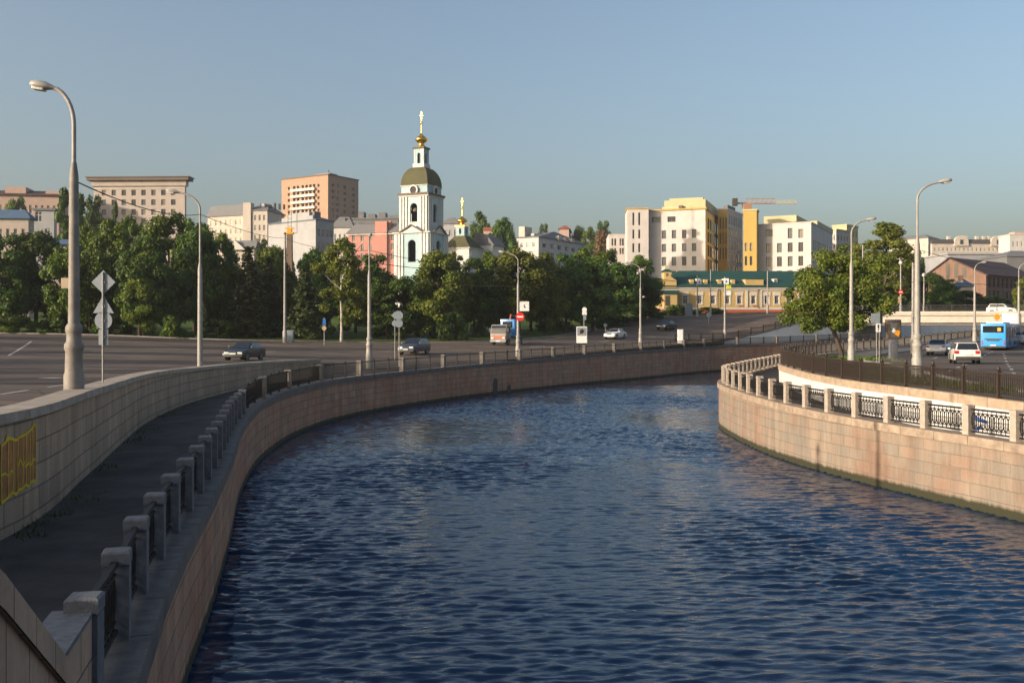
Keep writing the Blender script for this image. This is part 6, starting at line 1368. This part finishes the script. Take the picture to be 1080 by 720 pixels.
proto('poplar', crown(74, 17, 7, 20000, .165, M['leaf_light'], .08, 120, 'poplar', .92, .85), trunkmesh(71, 17, .28, M['bark'], .85, 7)); proto('cone', crown(77, 14, 6, 8000, .22, M['leaf_dark'], .08, 46, 'cone', .9, .95), trunkmesh(77, 14, .22, M['bark'], .85, 4))
proto('red', crown(81, 12, 8, 8000, .25, M['leaf_red'], .10, 36, 'round', .86), trunkmesh(81, 12, .24, M['bark']))
proto('bush', crown(91, 2.2, 4.2, 3500, .14, M['leaf_dark'], .0, 26, 'dome', .9, .55), trunkmesh(91, 2, .05, M['bark'], .6, 6)); proto('bush2', crown(95, 2.2, 4.2, 3500, .14, M['leaf_mid'], .0, 26, 'dome', .9, .55), trunkmesh(95, 2, .05, M['bark'], .6, 6))
PH = {'d':(12,8.5),'birch':(13,7.2),'spruce':(13,6.2),'spruce2':(13,5.4),'poplar':(17,7),'cone':(14,6),'red':(12,8),'bush':(2.0,4.2),'bush2':(2.0,4.2)}
def tree(key, px, ytop, wpx, d, label, group=None, ybase=None, cat='tree', zb=None):
    x = K(px)*d; z0 = zg(x,d)-.1 if zb is None else zb
    H, W = PH.get(key, PH['d']); sz = (ZP(ytop,d)-z0)/(H*.955); sx_ = wpx/F*d/W
    nm = 'bush' if key.startswith('bush') else ('spruce_tree' if key.startswith('spruce') else 'birch_tree' if key == 'birch' else 'poplar_tree' if key == 'poplar' else 'deciduous_tree')
    t = thing(nm, label, cat, (x,d,z0), rnd.uniform(0,6.28), group); cm, tm = PR[key]
    t.scale = (sx_, sx_, max(sz,.2)); link('trunk', tm, t); link('crown', cm, t); return t
A = 'trees along the left bank road'; H_ = 'trees among the hill buildings'
T_ = [
 # left front row
 ('d2',2,246,75,133,'dark leafy tree cut by the left edge',A),('d3',38,243,80,136,'broad dark green tree left of the tall left lamp',A),('d0',66,262,55,128,'dark leafy tree half hidden by the left lamp base',A),
 ('d1',118,233,66,132,'bright green tree right of the left lamp, below the white block',A),('d2',152,250,60,128,'dark tree between bright green one and second lamp',A),('d0',178,226,74,140,'tallest rounded green tree left of the second street lamp',A),
 ('d4',147,290,44,126,'low tree with yellowish patch near the left sign stack',A),('d3',208,240,62,134,'dark tree right behind the second street lamp',A),('d1',232,247,52,138,'mid green tree above the dark sedan, left of the spruce',A),
 ('spruce',262,261,58,128,'broad layered spruce behind the dark sedan',A),('spruce2',284,272,40,132,'slim spruce tucked between broad spruce and pale pole',A),('d4',287,258,46,145,'olive tree behind the spruces, left of the chimney',A),
 ('spruce2',322,278,44,127,'dark spruce right of the pale plain pole',A),('d3',330,262,42,145,'dark tree behind the chimney foot',A),
 ('birch',360,251,62,125,'olive birch with visible pale trunk',A),('d3',345,275,40,140,'dark tree left behind the birch',A),('d2',396,268,62,140,'dark tree behind the third street lamp',A),('d3',424,291,50,138,'dark tree before the pink building right end',A),
 ('cone',408,300,44,131,'dark conical tree between third lamp and sign backs',A),
 ('d4',463,264,62,139,'large olive tree in front of the bell tower base',A),('birch',478,266,44,142,'pale trunked olive tree below the church',A),('d2',440,290,46,148,'dark tree left of the large olive tree',A),
 ('d2',500,272,56,146,'dark green tree under the small church cupola',A),('d1',517,266,42,152,'mid green tree right of the church, left of sign lamp',A),('d4',547,262,70,150,'broad sunlit olive tree behind the no entry sign lamp',A),
 ('d5',575,268,52,154,'olive green tree right of the no entry lamp',A),('d2',597,268,58,158,'dark tree above the advert board',A),('d3',625,272,60,160,'dark leafy tree between advert board and white car',A),
 ('d1',613,262,44,178,'bright green treetop above the advert board trees',A),('d0',640,264,52,176,'green treetop below the small white modern block',A),('d3',652,277,58,172,'dark tree left of the lamp by the white car',A),('d1',676,270,46,182,'green tree covering the lower left of the white modern building',A),
 ('d3',676,290,50,176,'dark tree directly behind the lamp right of the white car',A),('d2',560,285,60,165,'dark tree filling the gap behind the truck',A),('d3',524,290,60,166,'dark tree behind the truck cab',A),('d2',474,290,50,160,'dark tree behind the round bush',A),
 ('d3',10,275,70,150,'dark tree low behind the left edge trees',A),('d2',95,270,60,150,'dark tree low behind the left sign stack',A),('d3',245,285,60,152,'dark tree low behind the broad spruce',A),('d2',300,285,60,152,'dark tree low behind the pale pole',A),('d3',375,290,60,155,'dark tree low behind the birch',A),
 ('d1',138,229,62,152,'tall bright green crown left of the tallest rounded tree',A),('d0',205,233,58,152,'green crown filling between second lamp and the tallest rounded tree',A),('d1',92,240,56,150,'green crown just right of the left lamp, behind the sign stack',A),
 # hill trees
 ('d0',18,209,34,262,'round tree in front of the old pink block, far left',H_),('cone',68,200,32,205,'tall dark conical tree beside the left lamp shaft',H_),('cone',84,206,30,208,'dark conical tree right behind the left lamp shaft',H_),('d2',100,206,34,215,'dark round tree left before the white block',H_),('cone',122,214,16,220,'narrow dark tree before the white block windows',H_),
 ('d2',505,223,34,310,'dark treetop just right of the small church cross',H_),('d3',530,229,34,300,'dark treetop left of the white terraced building',H_),('d2',520,246,44,280,'dark tree below the small orange house',H_),('d2',574,236,20,450,'small round dark treetop behind the white terraced building',H_),('d3',611,238,22,430,'dark treetop right of the red roof',H_),('d1',622,240,26,380,'green treetop right of the white terraced building',H_),('d2',637,233,28,390,'tall round treetop left of the small modern block',H_),('red',634,244,28,340,'reddish brown tree left of the small modern block',H_),
 ('d2',276,252,30,230,'dark tree in front of the cream corner wing',H_),('d3',300,262,26,225,'dark tree at the foot of the grey end wall',H_),
 # right side
 ('poplar',934,235,60,180,'tall airy poplar behind the maple',None),('d5',905,258,44,195,'olive tree right behind the maple crown',None),('d2',950,262,52,205,'dark tree between the poplar and the tall right lamp',None),('d3',978,288,50,200,'dark tree behind the tall right lamp above the bridge',None),('d2',1000,294,40,192,'dark round tree above the bridge before the brick hall',None),('d3',1020,306,36,196,'dark low tree below the brick gable',None),('d2',1046,312,44,200,'dark low tree before the brick hall side wall',None),('d4',1080,292,24,160,'green tree cut by the right edge',None),('d5',968,262,20,300,'olive treetop below the cream skyline building',None),('d3',935,300,50,185,'dark tree low behind the bridge end',None),('d2',1070,318,40,198,'low dark tree behind the bus',None),('d3',893,300,40,190,'dark tree low behind the maple',None)]
for q in T_:
    if 240 < q[1] < 480 and 125.5 < q[4] < 136: q = q[:4]+(q[4]+6,)+q[5:]
    tree(*q)
B_ = 'bushes along the left bank road'
for q in (('bush',477,334,40,133,'round dark bush right of the grey blue crossover',B_),('bush2',181,336,30,124.5,'low green bush right of the left sign stack',B_),('bush2',20,336,60,127,'clipped green hedge at the left edge',B_),('bush',60,338,60,127.5,'dark hedge behind the left lamp base',B_),('bush',120,337,50,128,'dark low bush behind the left sign stack',B_),('bush2',448,334,26,140,'sunlit green bush left of the round dark bush',B_),('bush',228,340,44,130,'low dark bush left of the broad spruce',B_),
          ('bush2',712,323,36,193,'sunlit hedge before the yellow mansion, left of the booth',B_),('bush2',745,325,44,194.5,'hedge before the yellow mansion, right of the booth',B_),('bush',690,327,34,186,'dark bush left of the hedge before the mansion',B_),('bush',640,334,40,172,'dark bush behind the white car',B_),('bush',590,340,44,166,'dark bush behind the advert board',B_)): tree(*q, cat='bush')
# off to the left, outside the picture: the trees whose shadows cross the left road
for i, (x, y, h) in enumerate(((-56,26,12),(-58,40,12),(-60,55,13),(-63,70,13),(-66,86,14),(-72,102,14),(-90,114,14))):
    z0 = zg(x,y)-.1; k = 'd%d' % (i%4); t = thing('deciduous_tree', 'leafy street tree outside the left edge of the picture', 'tree', (x,y,z0), i*1.7, 'street trees left of the picture'); t.scale = (1.0,1.0,h/12); link('trunk', PR[k][1], t); link('crown', PR[k][0], t)
# maple on the right island
d = 85; x = K(889)*d; z0 = zg(x,d); MH = ZP(258,d)-z0
def maple():
    r = np.random.RandomState(5); sc = d/F; cs = []
    for (px, py, rp) in ((848,300,15),(838,318,13),(843,335,12),(862,290,16),(860,318,18),(872,340,15),(880,272,13),(890,300,20),(884,325,20),(905,285,15),(912,312,17),(903,335,15),(918,330,11),(870,276,11),(893,262,9),(925,318,9),(850,345,9),(888,345,12),(896,280,12),(875,305,16),(832,308,7),(915,296,10)):
        for k in range(3): cs.append(((px-889)*sc*.97+r.normal(0,.25), r.normal(0,1.5), ZP(py,d)-z0+r.normal(0,.22), rp*sc*r.uniform(.6,.98)))
    cs = np.array(cs); n = 30000; wg = cs[:,3]**2; idx = r.choice(len(cs), n, p=wg/wg.sum()); dd = r.normal(0,1,(n,3)); dd /= np.linalg.norm(dd,axis=1)[:,None]
    P_ = cs[idx,:3]+dd*(cs[idx,3]*r.uniform(.4,1.15,n))[:,None]*np.array([1,1,.75]); up = dd.copy(); up[:,2] += .4; A_, B_ = leafset(r, P_, up, .10); return quadmesh('crown', P_, A_, B_, M['leaf_maple'])
t = thing('maple_tree', 'leafy olive maple with leaning bare trunk on the right island', 'tree', (x,d,z0)); link('crown', maple(), t)
b = MB(); tp = [(-.1,0,-.3),(-.15,0,.6),(-.55,.05,1.7),(-.95,0,2.8),(-.9,.1,4.2),(-.6,0,5.6),(-.3,0,7.2)]; b.tube(tp, [.26,.21,.18,.16,.12,.08,.03], 10)
for a, e in (((-.75,.02,2.3),(-3.6,.5,4.9)),((-.9,0,3.2),(1.8,-.4,5.6)),((-.92,.05,3.6),(-2.6,-.8,6.4)),((-.75,.05,5.0),(1.2,.6,7.6)),((-.9,0,2.9),(1.0,1.2,4.4))): A_ = Vector(a); E_ = Vector(e); b.tube([A_, A_.lerp(E_,.5)+Vector((0,0,.25)), E_], [.10,.06,.02], 7)
b.build('trunk', M['bark'], t, 60)
# grass blades at the foot of the maple, weeds along the path
def tufts(name, pts, n, h, m, spread):
    r = np.random.RandomState(9); pts = np.array(pts); i = r.randint(0, len(pts), n); c = pts[i]+np.column_stack([r.normal(0,spread,n), r.normal(0,spread,n), np.zeros(n)])
    a = r.rand(n)*6.283; hh = h*r.uniform(.4,1.2,n); u_ = np.column_stack([np.cos(a),np.sin(a),np.zeros(n)])*(hh*.16)[:,None]; ln = np.column_stack([r.normal(0,.35,n),r.normal(0,.35,n),np.ones(n)])*hh[:,None]
    co = np.empty((n,3,3)); co[:,0] = c-u_; co[:,1] = c+u_; co[:,2] = c+ln; me = bpy.data.meshes.new(name); me.from_pydata(co.reshape(-1,3).tolist(), [], np.arange(n*3).reshape(-1,3).tolist()); me.materials.append(m); o = link(name, me); o['kind'] = 'stuff'; return o
gp = []
for k in range(240):
    px_, py_ = x+rnd.gauss(-.2,1.3), d+rnd.gauss(-1,2.2); gp.append((px_,py_,zg(px_,py_)-.02))
for k in range(500):
    q = rnd.uniform(40,70); xx = float(np.interp(q, [p[1] for p in FNP[4:12]], [p[0] for p in FNP[4:12]]))+rnd.uniform(.8,3.6)
    gp.append((xx,q,zg(xx,q)-.02))
tufts('grass', gp, 9000, .26, M['leaf_mid'], .16)
wp = []
for k in range(160):
    s_ = rnd.uniform(8, RTs[-1]); p = at_s(RT, RTs, s_); tt = tang(RT, RTs, s_); o_ = abs(rnd.gauss(0,.32))+.02
    if math.sin(s_*.45)+math.sin(s_*1.13+1) > -.3: wp.append((p[0]+tt[1]*o_, p[1]-tt[0]*o_, CZ-3.52))
tufts('weeds', wp, 1500, .12, M['leaf_dark'], .14)

# ------------------------------------------------------------------ the summer air over the town
hz_top = 90.0
b = MB(); b.box(-4050,-2050,-3.8,4050,6050,hz_top); o = b.build('haze', [])
hm = bpy.data.materials.new('haze_air'); hm.use_nodes = True; ht = hm.node_tree; ht.nodes.clear()
pv = ht.nodes.new('ShaderNodeVolumePrincipled'); pv.inputs['Color'].default_value = (.88,.91,.96,1); pv.inputs['Density'].default_value = .00016; pv.inputs['Anisotropy'].default_value = .25
oo = ht.nodes.new('ShaderNodeOutputMaterial'); ht.links.new(pv.outputs[0], oo.inputs['Volume']); o.data.materials.append(hm); o['kind'] = 'stuff'
